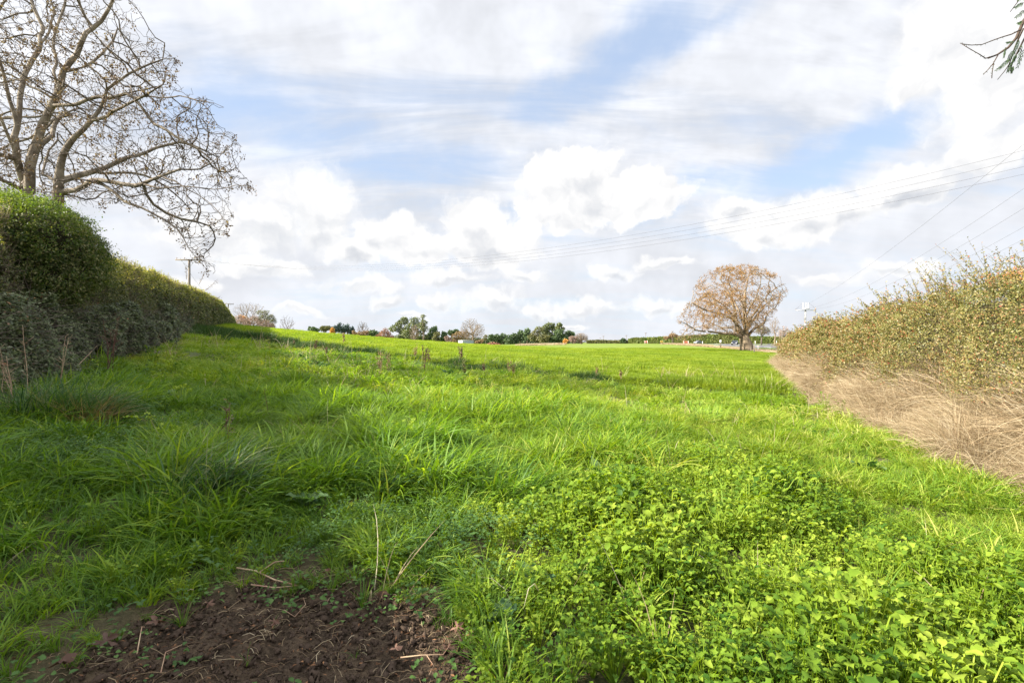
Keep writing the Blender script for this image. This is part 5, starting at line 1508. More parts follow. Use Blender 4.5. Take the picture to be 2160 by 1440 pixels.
def leafy_tree(blobs, D, label, mat, name='evergreen_tree', cat='tree', seed=0, n=5200, bark='bark_dark', group=None, size=0.0030, trunk=True, sub=7, twigs=0, depth=0.8):
    """crown of many small clumps spread over the lobes; blobs = (px, py, rx, ry) in the photograph at distance D"""
    rng = rng_(2000 + seed)
    root = empty(name)
    tag(root, label, cat, group)
    cl = []
    k = D / F
    for (px, py, rx, ry) in blobs:
        X0, _, Z0 = ray(px, py, D)
        m = max(3, int(sub * (rx * ry) ** 0.5 / 8))
        for j in range(m):
            d = rng.normal(size=3); d /= np.linalg.norm(d); rr = rng.uniform(0.35, 0.80)
            c = np.array([X0, D, Z0]) + d * rr * np.array([rx * k, rx * k * depth, ry * k])
            s_ = rng.uniform(0.30, 0.48) * min(rx, ry) * k
            cl.append((c[0], c[1], c[2], s_ * 1.15, s_ * 1.1, s_ * 0.85))
        cl.append((X0, D, Z0, rx * k * 0.66, rx * k * 0.55, ry * k * 0.66))
    P, N = blob_cloud(rng, cl, n, 0.3)
    V, Fs, _ = leaf_cloud(rng, P, N, size * D * rng.uniform(0.6, 1.5, len(P)), 0.75)
    r = np.clip(rng.beta(2, 2, len(P)) + 0.25 * vn3(P[:, 0] / k / 9, P[:, 1] / k / 9, P[:, 2] / k / 9, seed), 0, 0.98)
    mesh_obj('crown', V, Fs, M[mat], root, rnd=np.repeat(r, 4))
    px, py, rx, ry = max(blobs, key=lambda b: b[2] * b[3])
    X0, _, Z0 = ray(px, py, D)
    zb = base_z(X0, D)
    mb = MB()
    if trunk:
        H = Z0 - zb
        mb.tube([(X0, D, zb - 0.1), (X0 + 0.02 * H, D, zb + H * 0.5), (X0, D, Z0)], [max(0.06 * H, 0.1), max(0.045 * H, 0.08), 0.05], 7)
        for (bx_, by_, brx, bry) in blobs:
            e = ray(bx_, by_, D)
            mb.tube([(X0, D, zb + H * 0.55), ((X0 + e[0]) / 2, D + rng.normal(0, 0.3), (zb + H * 0.6 + e[2]) / 2 + 0.2), e], [0.04 * H, 0.03 * H, 0.02 * H], 5)
        mb.build('trunk', M[bark], root, smooth=True)
    if twigs:
        i = rng.integers(0, len(P), twigs)
        V1, F1 = twig_bunch(rng, twigs, P[i] - N[i] * rx * k * 0.3, N[i] + rng.normal(0, 0.35, (twigs, 3)) + (0, 0, 0.5), np.full(twigs, rx * k * 0.45) * rng.uniform(0.5, 1.2, twigs), np.full(twigs, 0.00014 * D))
        mesh_obj('branches', V1, F1, M['bark_pale'], root)
    return root
GB = 'trees along the far edge of the pasture'
# left cluster behind the crest
bare_tree(486, 566, 637, 130, 'wide bare tree with a domed crown rising behind the end of the left hedge', name='bare_tree', bark='bark_pale', seed=1, n=2200, tip=0.020, group=GB, ystart=0.2)
leafy_tree([(552, 660, 18, 7), (562, 668, 20, 8), (570, 678, 15, 9), (566, 690, 20, 9), (545, 674, 14, 8)], 128, 'dark layered conifer with flat branches on the right of the wide bare tree', 'gum_leaf', name='conifer_tree', seed=2, n=3400, group=GB, size=0.0020, twigs=900, sub=12)
leafy_tree([(512, 680, 18, 14), (535, 682, 24, 14), (560, 687, 24, 12), (500, 684, 12, 10)], 118, 'pale pinkish brown thicket under the wide bare tree', 'pink_twig', name='thicket', cat='shrub', seed=3, n=9000, size=0.0017, group=GB, twigs=900, trunk=True)
leafy_tree([(512, 672, 8, 8), (524, 678, 7, 6)], 124, 'small orange leaved tree showing through the wide bare tree', 'orange_leaf', name='small_tree', seed=4, n=900, size=0.0020, group=GB, twigs=120)
leafy_tree([(474, 656, 5, 9), (478, 664, 7, 6)], 112, 'small brown leafed tree beside the far utility pole', 'brown_leaf', name='small_tree', seed=5, n=1200, size=0.0022, group=GB, twigs=120)
bare_tree(588, 623, 663, 160, 'small bare tree standing alone just right of the wide bare tree', seed=6, n=700, tip=0.020, group=GB, bark='bark_grey')
# middle left
leafy_tree([(658, 694, 11, 6), (668, 696, 8, 5)], 260, 'low dark round shrub, first on the crest left of the olive tree', 'pine_leaf', name='shrub', cat='shrub', seed=7, n=1400, group=GB)
leafy_tree([(683, 694, 9, 7), (691, 692, 6, 6)], 255, 'rounded olive green tree left of the orange bush', 'olive_leaf', seed=8, n=1600, group=GB)
leafy_tree([(700, 699, 5, 4), (702, 694, 3, 3)], 245, 'small bright orange bush in front of the blue green conifers', 'orange_leaf', name='bush', cat='bush', seed=9, n=500, group=GB)
for q, (a, b, c, d, lb) in enumerate(((706, 694, 8, 7, 'blue green conifer, leftmost of its row'), (715, 691, 5, 10, 'slim pointed blue green conifer, tallest of its row'), (726, 694, 8, 8, 'broad blue green conifer with a ragged top in the middle of its row'), (733, 692, 5, 8, 'upright blue green conifer right of the broad one'), (741, 697, 7, 6, 'short blue green conifer, rightmost of its row'))):
    leafy_tree([(a, b, c, d), (a + 1, b - d * 0.7, c * 0.45, d * 0.5), (a - 2, b + 4, c, d * 0.7)], 262 + q * 3, lb, 'blue_conifer_leaf', name='conifer_tree', seed=20 + q, n=1100, group=GB)
leafy_tree([(747, 702, 5, 5)], 258, 'small brown bush at the right end of the conifer row', 'brown_leaf', name='bush', cat='bush', seed=30, n=400, group=GB)
bare_tree(752, 779, 677, 270, 'bare rounded tree standing above a brown thicket', seed=31, n=700, tip=0.024, group=GB, bark='bark_grey')
leafy_tree([(760, 705, 12, 7), (772, 703, 9, 6)], 262, 'brown thicket at the foot of the rounded bare tree', 'brown_leaf', name='thicket', cat='shrub', seed=32, n=1500, size=0.0022, group=GB, twigs=200)
leafy_tree([(784, 702, 10, 7), (792, 703, 7, 7)], 266, 'dark evergreen left of the rusty dome shaped bush', 'pine_leaf', seed=33, n=1500, group=GB)
leafy_tree([(812, 706, 17, 12), (800, 710, 9, 8), (824, 710, 9, 8)], 250, 'rusty pink dome shaped bush left of the gum trees', 'rust_leaf', name='bush', cat='bush', seed=34, n=3400, size=0.0018, group=GB, twigs=400)
# gum trees
leafy_tree([(852, 676, 14, 9), (840, 690, 13, 12), (828, 694, 9, 8), (855, 700, 13, 13), (843, 712, 14, 10)], 290, 'tall brownish gum tree with a domed top right of the rusty bush', 'gum_leaf', name='gum_tree', seed=35, n=7500, group=GB, size=0.0026)
leafy_tree([(875, 676, 10, 11), (868, 690, 13, 14), (884, 690, 12, 16), (862, 708, 14, 14), (890, 710, 13, 14)], 280, 'tall dense gum tree in the middle of the far tree line', 'gum_leaf', name='gum_tree', seed=36, n=8000, group=GB, size=0.0026)
leafy_tree([(891, 668, 6, 6), (894, 680, 8, 7), (898, 694, 7, 8), (893, 688, 9, 12)], 276, 'thin airy gum tree with wispy top in front of the dense gum', 'gum_leaf', name='gum_tree', seed=37, n=1500, group=GB, size=0.0024, twigs=300)
bare_tree(862, 886, 684, 270, 'pale dead tree standing in front of the dense gum tree', seed=38, n=700, tip=0.03, group=GB, ystart=0.1)
leafy_tree([(912, 698, 10, 9), (915, 694, 6, 6), (908, 712, 11, 10)], 285, 'dark pine with rounded top right of the gum trees', 'pine_leaf', name='pine_tree', seed=39, n=3000, group=GB)
leafy_tree([(922, 706, 7, 6), (918, 716, 8, 8)], 262, 'small yellow green tree in front of the dark pines', 'olive_leaf', name='small_tree', seed=40, n=1600, group=GB)
leafy_tree([(937, 706, 8, 7), (932, 716, 9, 7)], 288, 'dark green pine between the yellow green tree and the brown round tree', 'pine_leaf', name='pine_tree', seed=41, n=1900, group=GB)
leafy_tree([(952, 703, 9, 7), (962, 700, 9, 6)], 290, 'dark green pine behind the brown round tree', 'pine_leaf', name='pine_tree', seed=42, n=1900, group=GB)
leafy_tree([(943, 714, 6, 9), (949, 718, 6, 7)], 255, 'pale leafless shrub left of the brown round tree', 'pink_twig', name='shrub', cat='shrub', seed=43, n=1500, size=0.0018, group=GB, twigs=250)
leafy_tree([(968, 706, 14, 11), (980, 708, 10, 10), (962, 718, 9, 8)], 245, 'round brown leafed tree behind the tin shed', 'brown_leaf', name='round_tree', seed=44, n=4200, size=0.0018, group=GB, twigs=400)
bare_tree(969, 1024, 671, 240, 'big bare pale tree spreading above the tin shed', seed=45, n=2000, tip=0.026, group=GB, ystart=0.12)
leafy_tree([(1008, 722, 6, 5), (1016, 720, 5, 5)], 205, 'reddish brown scrub at the right end of the tin shed', 'brown_leaf', name='scrub', cat='shrub', seed=46, n=900, size=0.0020, group=GB, twigs=120)
leafy_tree([(1024, 712, 6, 8)], 250, 'grey green sapling between the bare tree and the dark pines', 'olive_leaf', name='sapling', seed=47, n=500, size=0.0020, group=GB, twigs=80)
pl = ((1038, 710, 8, 6, 'first small pine on the left of the pine row'), (1048, 710, 8, 8, 'second pine from the left in the pine row'), (1061, 709, 9, 9, 'dark broad pine, third from the left in the pine row'), (1073, 714, 10, 9, 'low dark pine, fourth from the left in the pine row'),
      (1084, 709, 8, 8, 'pine just left of the gap in the pine row'), (1097, 704, 8, 7, 'round topped pine just right of the gap in the pine row'), (1112, 701, 9, 8, 'tallest round topped pine of the pine row, next to the gum group'))
for q, (a, b, c, d, lb) in enumerate(pl):
    leafy_tree([(a, b, c, d), (a + 4, b + 7, c * 0.9, d * 0.8), (a - 3, b + 4, c * 0.8, d * 0.8), (a, b + 11, c * 1.05, d * 0.6)], 300 + 4 * (q % 3), lb, 'pine_leaf', name='pine_tree', seed=50 + q, n=2400, group=GB, size=0.0026)
# gum group right of centre
leafy_tree([(1131, 704, 11, 12), (1124, 714, 11, 9), (1138, 695, 8, 8), (1134, 716, 12, 8)], 262, 'olive coloured gum on the left of the dense gum group', 'olive_leaf', name='gum_tree', seed=60, n=4200, group=GB, size=0.0024)
leafy_tree([(1160, 688, 13, 9), (1150, 696, 10, 11), (1170, 696, 10, 10), (1158, 708, 13, 11), (1132, 691, 5, 3)], 272, 'tallest gum with a rounded top in the dense gum group', 'gum_leaf', name='gum_tree', seed=61, n=7000, group=GB, size=0.0026)
leafy_tree([(1180, 686, 9, 6), (1187, 694, 5, 5), (1176, 692, 6, 6)], 270, 'airy gum crown on the right of the tallest gum', 'gum_leaf', name='gum_tree', seed=62, n=1900, group=GB, size=0.0024)
leafy_tree([(1150, 714, 12, 10), (1143, 712, 8, 10)], 250, 'drooping olive conifer at the front of the gum group', 'olive_leaf', name='conifer_tree', seed=63, n=2600, group=GB)
leafy_tree([(1178, 706, 12, 10), (1170, 716, 14, 8), (1188, 714, 10, 10), (1180, 700, 9, 8)], 252, 'dark glossy pine at the front right of the gum group', 'pine_leaf', name='pine_tree', seed=64, n=5200, group=GB)
leafy_tree([(1200, 702, 12, 5), (1207, 706, 8, 6), (1199, 712, 9, 8)], 275, 'flat topped dark pine at the right end of the gum group', 'pine_leaf', name='pine_tree', seed=65, n=2400, group=GB)
leafy_tree([(1192, 721, 5, 5)], 225, 'small orange bush at the foot of the gum group', 'orange_leaf', name='bush', cat='bush', seed=66, n=500, group=GB)
leafy_tree([(1208, 715, 10, 9)], 232, 'pinkish leafless bush right of the orange bush', 'pink_twig', name='bush', cat='bush', seed=67, n=2200, size=0.0017, group=GB, twigs=500)
bare_tree(1210, 1242, 702, 235, 'pale bare bush spreading right of the pinkish bush', cat='bush', name='bare_bush', seed=68, n=1300, tip=0.024, group=GB, ystart=0.05)
leafy_tree([(1315, 718, 6, 4)], 320, 'small dark round tree at the left end of the roadside hedge', 'pine_leaf', name='small_tree', seed=69, n=800, group=GB)
# right of the oak
bare_tree(1622, 1646, 668, 210, 'tall slim pale bare tree right of the oak', seed=70, n=600, tip=0.028, group=GB, ystart=0.3)
bare_tree(1638, 1668, 688, 175, 'low pinkish bare tree behind the wooden roadside pole', seed=71, n=700, tip=0.024, group=GB, leaf='pink_twig', leafn=300)
leafy_tree([(1671, 705, 9, 5), (1664, 708, 6, 4)], 215, 'rounded yellow green bush left of the white pole', 'olive_leaf', name='bush', cat='bush', seed=72, n=1400, group=GB)
bare_tree(1722, 1752, 672, 150, 'reddish bare tree behind the right hedge beyond the white pole', seed=73, n=900, tip=0.020, group=GB, leaf='rust_leaf', leafn=900)
bare_tree(1748, 1770, 682, 150, 'smaller reddish bare tree beside the right hedge top', seed=74, n=500, tip=0.020, group=GB, leaf='rust_leaf', leafn=400)
leafy_tree([(1606, 698, 16, 11), (1620, 700, 8, 8)], 165, 'dark low bare branched tree just behind the oak', 'gum_leaf', name='small_tree', seed=75, n=700, size=0.0018, group=GB, twigs=700)
leafy_tree([(1420, 708, 14, 6), (1405, 712, 8, 5)], 200, 'orange brown bush under the left reach of the oak', 'brown_leaf', name='bush', cat='bush', seed=76, n=1400, size=0.0018, group=GB, twigs=200)
leafy_tree([(2120, 590, 40, 14), (2160, 580, 40, 20)], 16, 'golden brown conifer top just behind the right hedge', 'orange_leaf', name='golden_conifer', seed=77, n=9000, size=0.0022, group=None)

def far_hedge(pts, label, mat, n, seed, size=0.0028):
    """clipped hedge at the horizon; pts = (px, ytop, ybase, D)"""
    rng = rng_(seed)
    root = empty('hedge'); tag(root, label, 'hedge', 'clipped hedges along the road')
    p = np.array(pts, float)
    u = rng.uniform(0, 1, n) * (len(p) - 1); i = np.minimum(u.astype(int), len(p) - 2); f = u - i
    L_ = lambda c: p[i, c] * (1 - f) + p[i + 1, c] * f
    px, yt, D = L_(0), L_(1), L_(3)
    x = (px - CX) / F * D; zt = CAMZ + (HZ - yt) / F * D; zb = zland(x, D)
    v = rng.uniform(0, 1, n); top = rng.uniform(0, 1, n) < 0.3
    dep = np.where(top, rng.uniform(0, 2.5, n), rng.exponential(0.25, n) - 0.3 * fbm(px * 0.25, v * 2, seed, 2))
    P = np.stack([x, D + dep, zb + (zt - zb) * np.where(top, 1, v) + 0.25 * fbm(px * 0.2, v * 0, seed + 3, 2)], 1)
    N = np.where(top[:, None], [0.0, 0, 1.0], [0.0, -1.0, 0.3])
    V, Fs, _ = leaf_cloud(rng, P, N, size * D * rng.uniform(0.6, 1.4, n), 0.7)
    r = np.clip(rng.beta(2, 2, n) + 0.35 * fbm(px * 0.35, v * 1.5, seed + 5, 2), 0, 0.98)
    mesh_obj('foliage', V, Fs, M[mat], root, rnd=np.repeat(r, 4))
    C0 = []
    for (a, yt_, yb_, D_) in pts:
        x_ = (a - CX) / F * D_; z1 = CAMZ + (HZ - yt_) / F * D_; z0 = float(zland(x_, D_))
        C0 += [(x_, D_ + 0.4, z0 - 0.1), (x_, D_ + 0.5, z1 - 0.3), (x_, D_ + 2.3, z1 - 0.3), (x_, D_ + 2.4, z0 - 0.1)]
    Fq = [(4 * j + a, 4 * j + a + 1, 4 * j + 5 + a, 4 * j + 4 + a) for j in range(len(pts) - 1) for a in range(3)]
    mesh_obj('woody_shade_core', np.array(C0), np.array(Fq), M['hedge_core_tan'], root)
far_hedge([(1238, 719.0, 727, 330), (1270, 718.5, 727, 325), (1305, 719, 727, 322), (1335, 719.5, 727, 320)], 'low far dark hedge right of the pale bare bush', 'olive_leaf', 3500, 501)
far_hedge([(1328, 716.5, 727, 300), (1345, 714, 726, 290), (1400, 712, 725, 275), (1440, 709.5, 725, 262), (1500, 706.5, 724, 250), (1560, 705, 724, 240)], 'tall clipped green hedge beyond the road left of the oak', 'farhedge_leaf', 15000, 503)
far_hedge([(1575, 711, 724, 232), (1620, 711.5, 724, 225), (1680, 712, 726, 215), (1760, 713, 727, 205)], 'clipped green hedge beyond the road right of the oak', 'farhedge_leaf', 11000, 505)

far_hedge([(640, 704, 727, 330), (740, 707, 727, 330), (800, 710, 727, 325), (880, 711, 727, 322), (960, 714, 727, 320), (1040, 715, 727, 320), (1140, 714, 727, 318), (1225, 717, 727, 318)], 'continuous low scrub band behind the far trees', 'pine_leaf', 16000, 507, 0.0030)

# ================================================================== POLES, WIRES, SHED, ROADSIDE THINGS
def utility_pole(px, ytop, D, label, arm_px, arm_y=None, group=None, arms=1, mat='pole_wood', r=0.14, ninsul=4, yaw=0.0, bare=False, tilt=0.0, name='utility_pole'):
    x, y, zt = ray(px, ytop, D); zb = base_z(x, y)
    root = empty(name, (x, y, zb), yaw)
    root.rotation_euler = (0, tilt, yaw)
    tag(root, label, 'utility pole', group)
    h = zt - zb
    m = MB(); m.tube([(0, 0, -0.3), (0, 0, h * 0.5), (0, 0, h)], [r, r * 0.9, r * 0.75], 10); m.build('post', M[mat], root, smooth=False)
    L = arm_px / F * D
    ya = (arm_y if arm_y is not None else ytop + 3)
    za = h - (ya - ytop) / F * D
    for k in range(arms):
        z = za - k * 1.1
        m = MB(); m.box((0, -r - 0.05, z), (L, 0.10, 0.12)); m.build('crossarm', M['pole_wood'], root)
        for q in range(ninsul):
            xx = -L / 2 + 0.12 + (L - 0.24) * q / (ninsul - 1)
            if abs(xx) < 0.15: xx += 0.25
            m = MB(); m.tube([(xx, -r - 0.05, z + 0.06), (xx, -r - 0.05, z + 0.14), (xx, -r - 0.05, z + 0.15), (xx, -r - 0.05, z + 0.24)], [0.018, 0.018, 0.05, 0.035], 8); m.build('insulator', M['insulator'], root)
        m = MB()
        for s_ in (-1, 1): m.tube([(s_ * L * 0.28, -r - 0.05, z - 0.06), (0, -r + 0.02, z - 0.75)], 0.016, 5)
        m.build('brace', M['steel'], root)
    return root, za + zb
GP = 'utility poles by the fields'
polA, zA = utility_pole(399, 547, 52, 'wooden utility pole with crossarm rising behind the left hedge', 50, 549, GP, yaw=R(8))
polB, zB = utility_pole(478, 640, 112, 'small far utility pole beyond the end of the left hedge', 23, 641, GP, yaw=R(5), tilt=R(3))
for (px, yt, D, lb) in ((1418, 698, 215, 'wooden pole rising from the tall roadside hedge, nearest of the far poles'), (1362, 701.5, 300, 'second far pole along the roadside hedge, left of the nearest'),
                        (1321, 706.5, 330, 'thin far pole beside the small round tree'), (1273, 708, 360, 'thin far pole standing over the low dark hedge'), (1266, 712, 420, 'shortest far pole over the low dark hedge')):
    utility_pole(px, yt, D, lb, 5, yt + 1.2, GP, ninsul=3, r=0.16)
utility_pole(1650, 696, 118, 'grey wooden pole with two short crossarms at the road edge', 15, 698, GP, arms=2, ninsul=3, r=0.15, yaw=R(10))

def white_pole():
    D = 95; x, y, zt = ray(1699, 655, D); zb = base_z(x, y); h = zt - zb
    root = empty('utility_pole', (x, y, zb), R(-6)); tag(root, 'white concrete pole with white insulators on top and two crossarms', 'utility pole', GP)
    m = MB(); m.box((0, 0, h / 2 + 0.1), (0.24, 0.22, h + 0.2)); m.build('post', M['pole_concrete'], root)
    m = MB(); m.box((0.42, 0, h * 0.28), (0.14, 0.16, h * 0.56)); m.tube([(0.42, 0, h * 0.56), (0.42, 0, h * 0.62)], 0.05, 6); m.build('riser_pipe', M['pole_concrete'], root)
    L = 41 / F * D
    m = MB(); m.box((0, -0.18, h + 0.05), (L, 0.12, 0.12)); m.build('crossarm', M['steel'], root)
    L2 = 33 / F * D; z2 = h - 32 / F * D
    m = MB(); m.box((0, -0.18, z2), (L2, 0.10, 0.10)); m.build('crossarm', M['pole_wood'], root)
    m = MB(); m.box((0, -0.18, h + 0.35), (1.25, 0.25, 0.18)); m.build('switch_frame', M['insulator_white'], root)
    for q in (-0.46, 0, 0.46):
        m = MB(); zs = np.linspace(h + 0.4, h + 1.45, 15); m.tube([(q, -0.18, z) for z in zs], [0.09 if i % 2 else 0.06 for i in range(15)], 8); m.build('insulator', M['insulator_white'], root)
    for s_ in (-1, 1):
        m = MB(); m.tube([(s_ * L / 2 * 0.97, -0.18, h + 0.1), (s_ * L / 2 * 0.97, -0.18, h + 0.34)], [0.05, 0.03], 7); m.build('insulator', M['insulator'], root)
        m = MB(); m.tube([(s_ * 0.5, -0.18, h + 1.4), (s_ * 1.1, -0.18, h + 0.9), (s_ * L / 2 * 0.95, -0.18, h + 0.3)], 0.015, 4); m.build('jumper', M['wire'], root)
        m = MB(); m.tube([(s_ * L2 / 2 * 0.9, -0.18, z2 + 0.05), (s_ * L2 / 2 * 0.9, -0.18, z2 + 0.22)], [0.04, 0.03], 7); m.build('insulator', M['insulator'], root)
        m = MB(); m.tube([(s_ * 0.8, -0.18, z2 + 0.02), (s_ * 0.12, -0.1, z2 - 0.5)], 0.02, 4); m.build('brace', M['steel'], root)
    return x, y, zb + h
wx, wy, wz = white_pole()

def wire(p0, p1, sag, label, group, r=0.010, n=60):
    p0, p1 = np.array(p0, float), np.array(p1, float)
    t = np.linspace(0, 1, n)
    P = p0[None] * (1 - t)[:, None] + p1[None] * t[:, None]
    P[:, 2] -= 4 * sag * t * (1 - t)
    m = MB(); m.tube(P, r, 4, False)
    o = m.build('power_line', M['wire']); tag(o, label, 'power line', group)
GW = 'power lines crossing the sky from the left pole'
ends = ((2160, 298, 24.0, 'topmost of the long lines sweeping across the sky to the right'), (2160, 315, 23.2, 'second from the top of the long lines sweeping across the sky'),
        (2160, 332, 22.4, 'third from the top of the long lines sweeping across the sky'), (2160, 348, 21.6, 'lowest of the long lines sweeping across the sky'))
Lx = 50 / F * 52
for q, (px, py, D, lb) in enumerate(ends):
    xx = -Lx / 2 + 0.12 + (Lx - 0.24) * q / 3
    p0 = (polA.location.x + xx * math.cos(R(8)), 52 - 0.2 + xx * math.sin(R(8)), zA + 0.22)
    e = np.array(ray(px, py, D)); d = e - np.array(p0); e2 = e + d * 0.04
    wire(p0, e2, 2.9 - 0.08 * q, lb, GW, r=0.0075)
GV = 'power lines running from the white pole to the upper right'
rt = ((2160, 290, 30, -1.7, 0.0, 1.2, 'steepest line rising from the white pole to the right edge of the sky'), (2160, 380, 32, 0.0, 0.0, 1.6, 'second line rising from the white pole, below the steepest'), (2160, 422, 33, 1.7, 0.0, 1.6, 'third line rising from the white pole'),
      (2160, 462, 34, -1.3, -2.8, 1.6, 'fourth line from the white pole, passing behind the hedge shoots'), (2160, 488, 35, 0.0, -2.8, 1.6, 'fifth line from the white pole, close above the right hedge'), (2160, 512, 36, 1.3, -2.8, 1.6, 'lowest line from the white pole above the right hedge'))
for (px, py, D, dx, dz, sg, lb) in rt:
    p0 = np.array((wx + dx, wy - 0.2, wz + 0.3 + dz)); e = np.array(ray(px, py, D)); e2 = e + (e - p0) * 0.10
    wire(p0, e2, sg, lb, GV, r=0.0095)
# line between the two left poles
wire((polA.location.x - 0.9, 52, zA + 0.2), (polB.location.x, 112, zB + 0.2), 1.6, 'thin line between the two left utility poles', None, r=0.012)

def shed():
    D = 200
    x0, _, _ = ray(965, 722, D); x1, _, _ = ray(975.5, 722, D); x2, _, _ = ray(999, 722, D)
    zb = base_z(x1, D)
    zt = CAMZ + (HZ - 718.5) / F * D
    zb = min(zb, zt - 2.4)
    root = empty('tin_shed', (x1, D, zb)); tag(root, 'low grey tin shed with a white end in front of the big bare pale tree', 'shed')
    h = zt - zb; a = x0 - x1; b = x2 - x1
    # corner towards the camera; white end runs left and back, grey side runs right
    E = np.array([(0, 0), (a, 3.2), (a + b, 3.9), (b, 0.7)])
    def wallq(p, q, name, mat):
        m = MB(); n = 22
        P = np.array([E[p] * (1 - t) + E[q] * t for t in np.linspace(0, 1, n * 2 + 1)])
        d = E[q] - E[p]; nn = np.array([d[1], -d[0]]); nn /= np.linalg.norm(nn)
        P = P + nn * (0.03 * (np.arange(n * 2 + 1) % 2))[:, None]
        V = np.concatenate([np.c_[P, np.zeros(len(P))], np.c_[P, np.full(len(P), h)]]); k = len(P); j = np.arange(k - 1)
        m.add(V, np.stack([j, j + 1, k + j + 1, k + j], 1)); m.build(name, M[mat], root)
    wallq(0, 1, 'end_wall', 'shed_white'); wallq(0, 3, 'side_wall', 'shed_wall'); wallq(2, 3, 'end_wall', 'shed_wall'); wallq(1, 2, 'back_wall', 'shed_wall')
    m = MB(); c = E.mean(0); Q = c + (E - c) * 1.06
    V = np.concatenate([np.c_[Q, [h + 0.05] * 4], np.c_[Q, [h + 0.17] * 4]])
    m.add(V, np.array([(0, 1, 2, 3), (4, 7, 6, 5), (0, 4, 5, 1), (1, 5, 6, 2), (2, 6, 7, 3), (3, 7, 4, 0)])); m.build('roof', M['shed_white'], root)
shed()

def debris_pile():
    rng = rng_(601)
    D = 190; m = MB()
    x, _, _ = ray(1041, 722, D); zb = base_z(x, D)
    z0 = CAMZ + (HZ - 729.5) / F * D
    for k in range(260):
        px = rng.uniform(1027, 1056); u = 1 - abs(px - 1040) / 18
        c = np.array(ray(px, 729.5, D + rng.uniform(-2, 2))); c[2] = max(zb, z0) + rng.uniform(0, 1) * 1.5 * max(u, 0.25)
        d = rng.normal(size=3) * (1, 1, 0.45); d /= np.linalg.norm(d); l = rng.uniform(0.4, 1.6)
        m.tube([c - d * l / 2, c + rng.normal(0, 0.08, 3), c + d * l / 2], rng.uniform(0.04, 0.11), 5)
    tag(m.build('brush_pile', M['rust_scrap']), 'reddish brown heap of cut branches lying right of the tin shed', 'brush pile')
debris_pile()

def car(px, py, D, yaw, paint, label):
    x, y, _ = ray(px, py, D); z = base_z(x, y) + 0.06
    root = empty('car', (x, y, z), yaw); tag(root, label, 'car', 'cars on the road')
    # side outline, nose to tail, then swept across the width
    out = [(-2.15, 0.35), (-2.2, 0.62), (-2.05, 0.78), (-1.2, 0.92), (2.0, 0.95), (2.18, 0.80), (2.2, 0.40)]
    def prism(o, w0, w1, name, mat):
        m = MB(); n = len(o); o = np.array(o)
        V = np.concatenate([np.c_[o[:, 0], -np.full(n, w0) * 1.0, o[:, 1]], np.c_[o[:, 0], np.full(n, w0), o[:, 1]]])
        if w1: V[:, 1] *= np.r_[w1, w1]
        j = np.arange(n); jn = (j + 1) % n
        m.add(V, [np.stack([j, jn, n + jn, n + j], 1)]); c0, c1 = V[:n].mean(0), V[n:].mean(0)
        m.add(np.vstack([V[:n], c0]), np.stack([jn, j, np.full(n, n)], 1)); m.add(np.vstack([V[n:], c1]), np.stack([j, jn, np.full(n, n)], 1))
        return m.build(name, M[mat], root)
    prism(out, 0.88, None, 'body', paint)
    prism([(-1.2, 0.93), (-0.55, 1.36), (1.0, 1.40), (1.85, 0.96)], 0.80, [1, 0.85, 0.85, 1], 'windows', 'car_glass')
    prism([(-0.58, 1.365), (-0.45, 1.44), (0.9, 1.47), (1.03, 1.405)], 0.70, None, 'roof', paint)
    for sx in (-1.35, 1.3):
        for sy in (-1, 1):
            m = MB(); m.tube([(sx, sy * 0.70, 0.32), (sx, sy * 0.92, 0.32)], 0.32, 14); w = m.build('wheel', M['rubber'], root)
            m = MB(); m.tube([(sx, sy * 0.925, 0.32), (sx, sy * 0.935, 0.32)], 0.19, 10); m.build('rim', M['steel'], w)
    for sy in (-0.62, 0.62):
        m = MB(); m.box((-2.2, sy, 0.66), (0.06, 0.34, 0.13)); m.build('headlight', M['lamp_clear'], root)
rd = at(1552, 730, zland)
car(1550, 727, 165, R(62), 'car_dark', 'dark blue car driving on the road just left of the oak trunk')
car(1472, 722, 235, R(40), 'car_grey', 'grey car farther along the road in front of the tall hedge')

def post_thing(px, ybase, D, h, label, name, cat, mat, w=0.10, group=None, extra=None):
    x, y, _ = ray(px, ybase, D); z = base_z(x, y)
    root = empty(name, (x, y, z)); tag(root, label, cat, group)
    m = MB(); m.tube([(0, 0, -0.2), (0.01, 0, h * 0.5), (0, 0, h - 0.02), (0, 0, h)], [w / 2, w / 2, w / 2, w / 2 * 0.6], 8); m.build('post', M[mat], root)
    if extra: extra(root, h)
    return root
def sign_top(root, h):
    m = MB(); m.box((0, -0.06, h - 0.28), (0.42, 0.03, 0.6)); m.build('sign_plate', M['sign_face'], root)
    m = MB(); m.box((0, 0.03, h * 0.55), (0.22, 0.03, h * 0.85)); m.build('support_panel', M['bark_dark'], root)
post_thing(1520, 729, 120, 1.9, 'dark roadside post carrying a small white sign left of the oak', 'road_sign', 'sign', 'bark_dark', 0.14, extra=sign_top)
fa = at(1591, 743, zland); fb = at(1583, 741, zland)
post_thing(1591, 743, fa[1] - 1, 1.15, 'dark wooden fence post right of the oak trunk', 'fence_post', 'post', 'pole_wood', 0.20, 'posts beside the oak')
post_thing(1584, 742, fa[1] + 1, 0.75, 'short thin fence post between the oak trunk and the dark post', 'fence_post', 'post', 'pole_wood', 0.09, 'posts beside the oak')
def band(root, h):
    m = MB(); m.tube([(0, 0, h - 0.22), (0, 0, h - 0.12)], 0.075, 8); m.build('reflector', M['red_plastic'], root)
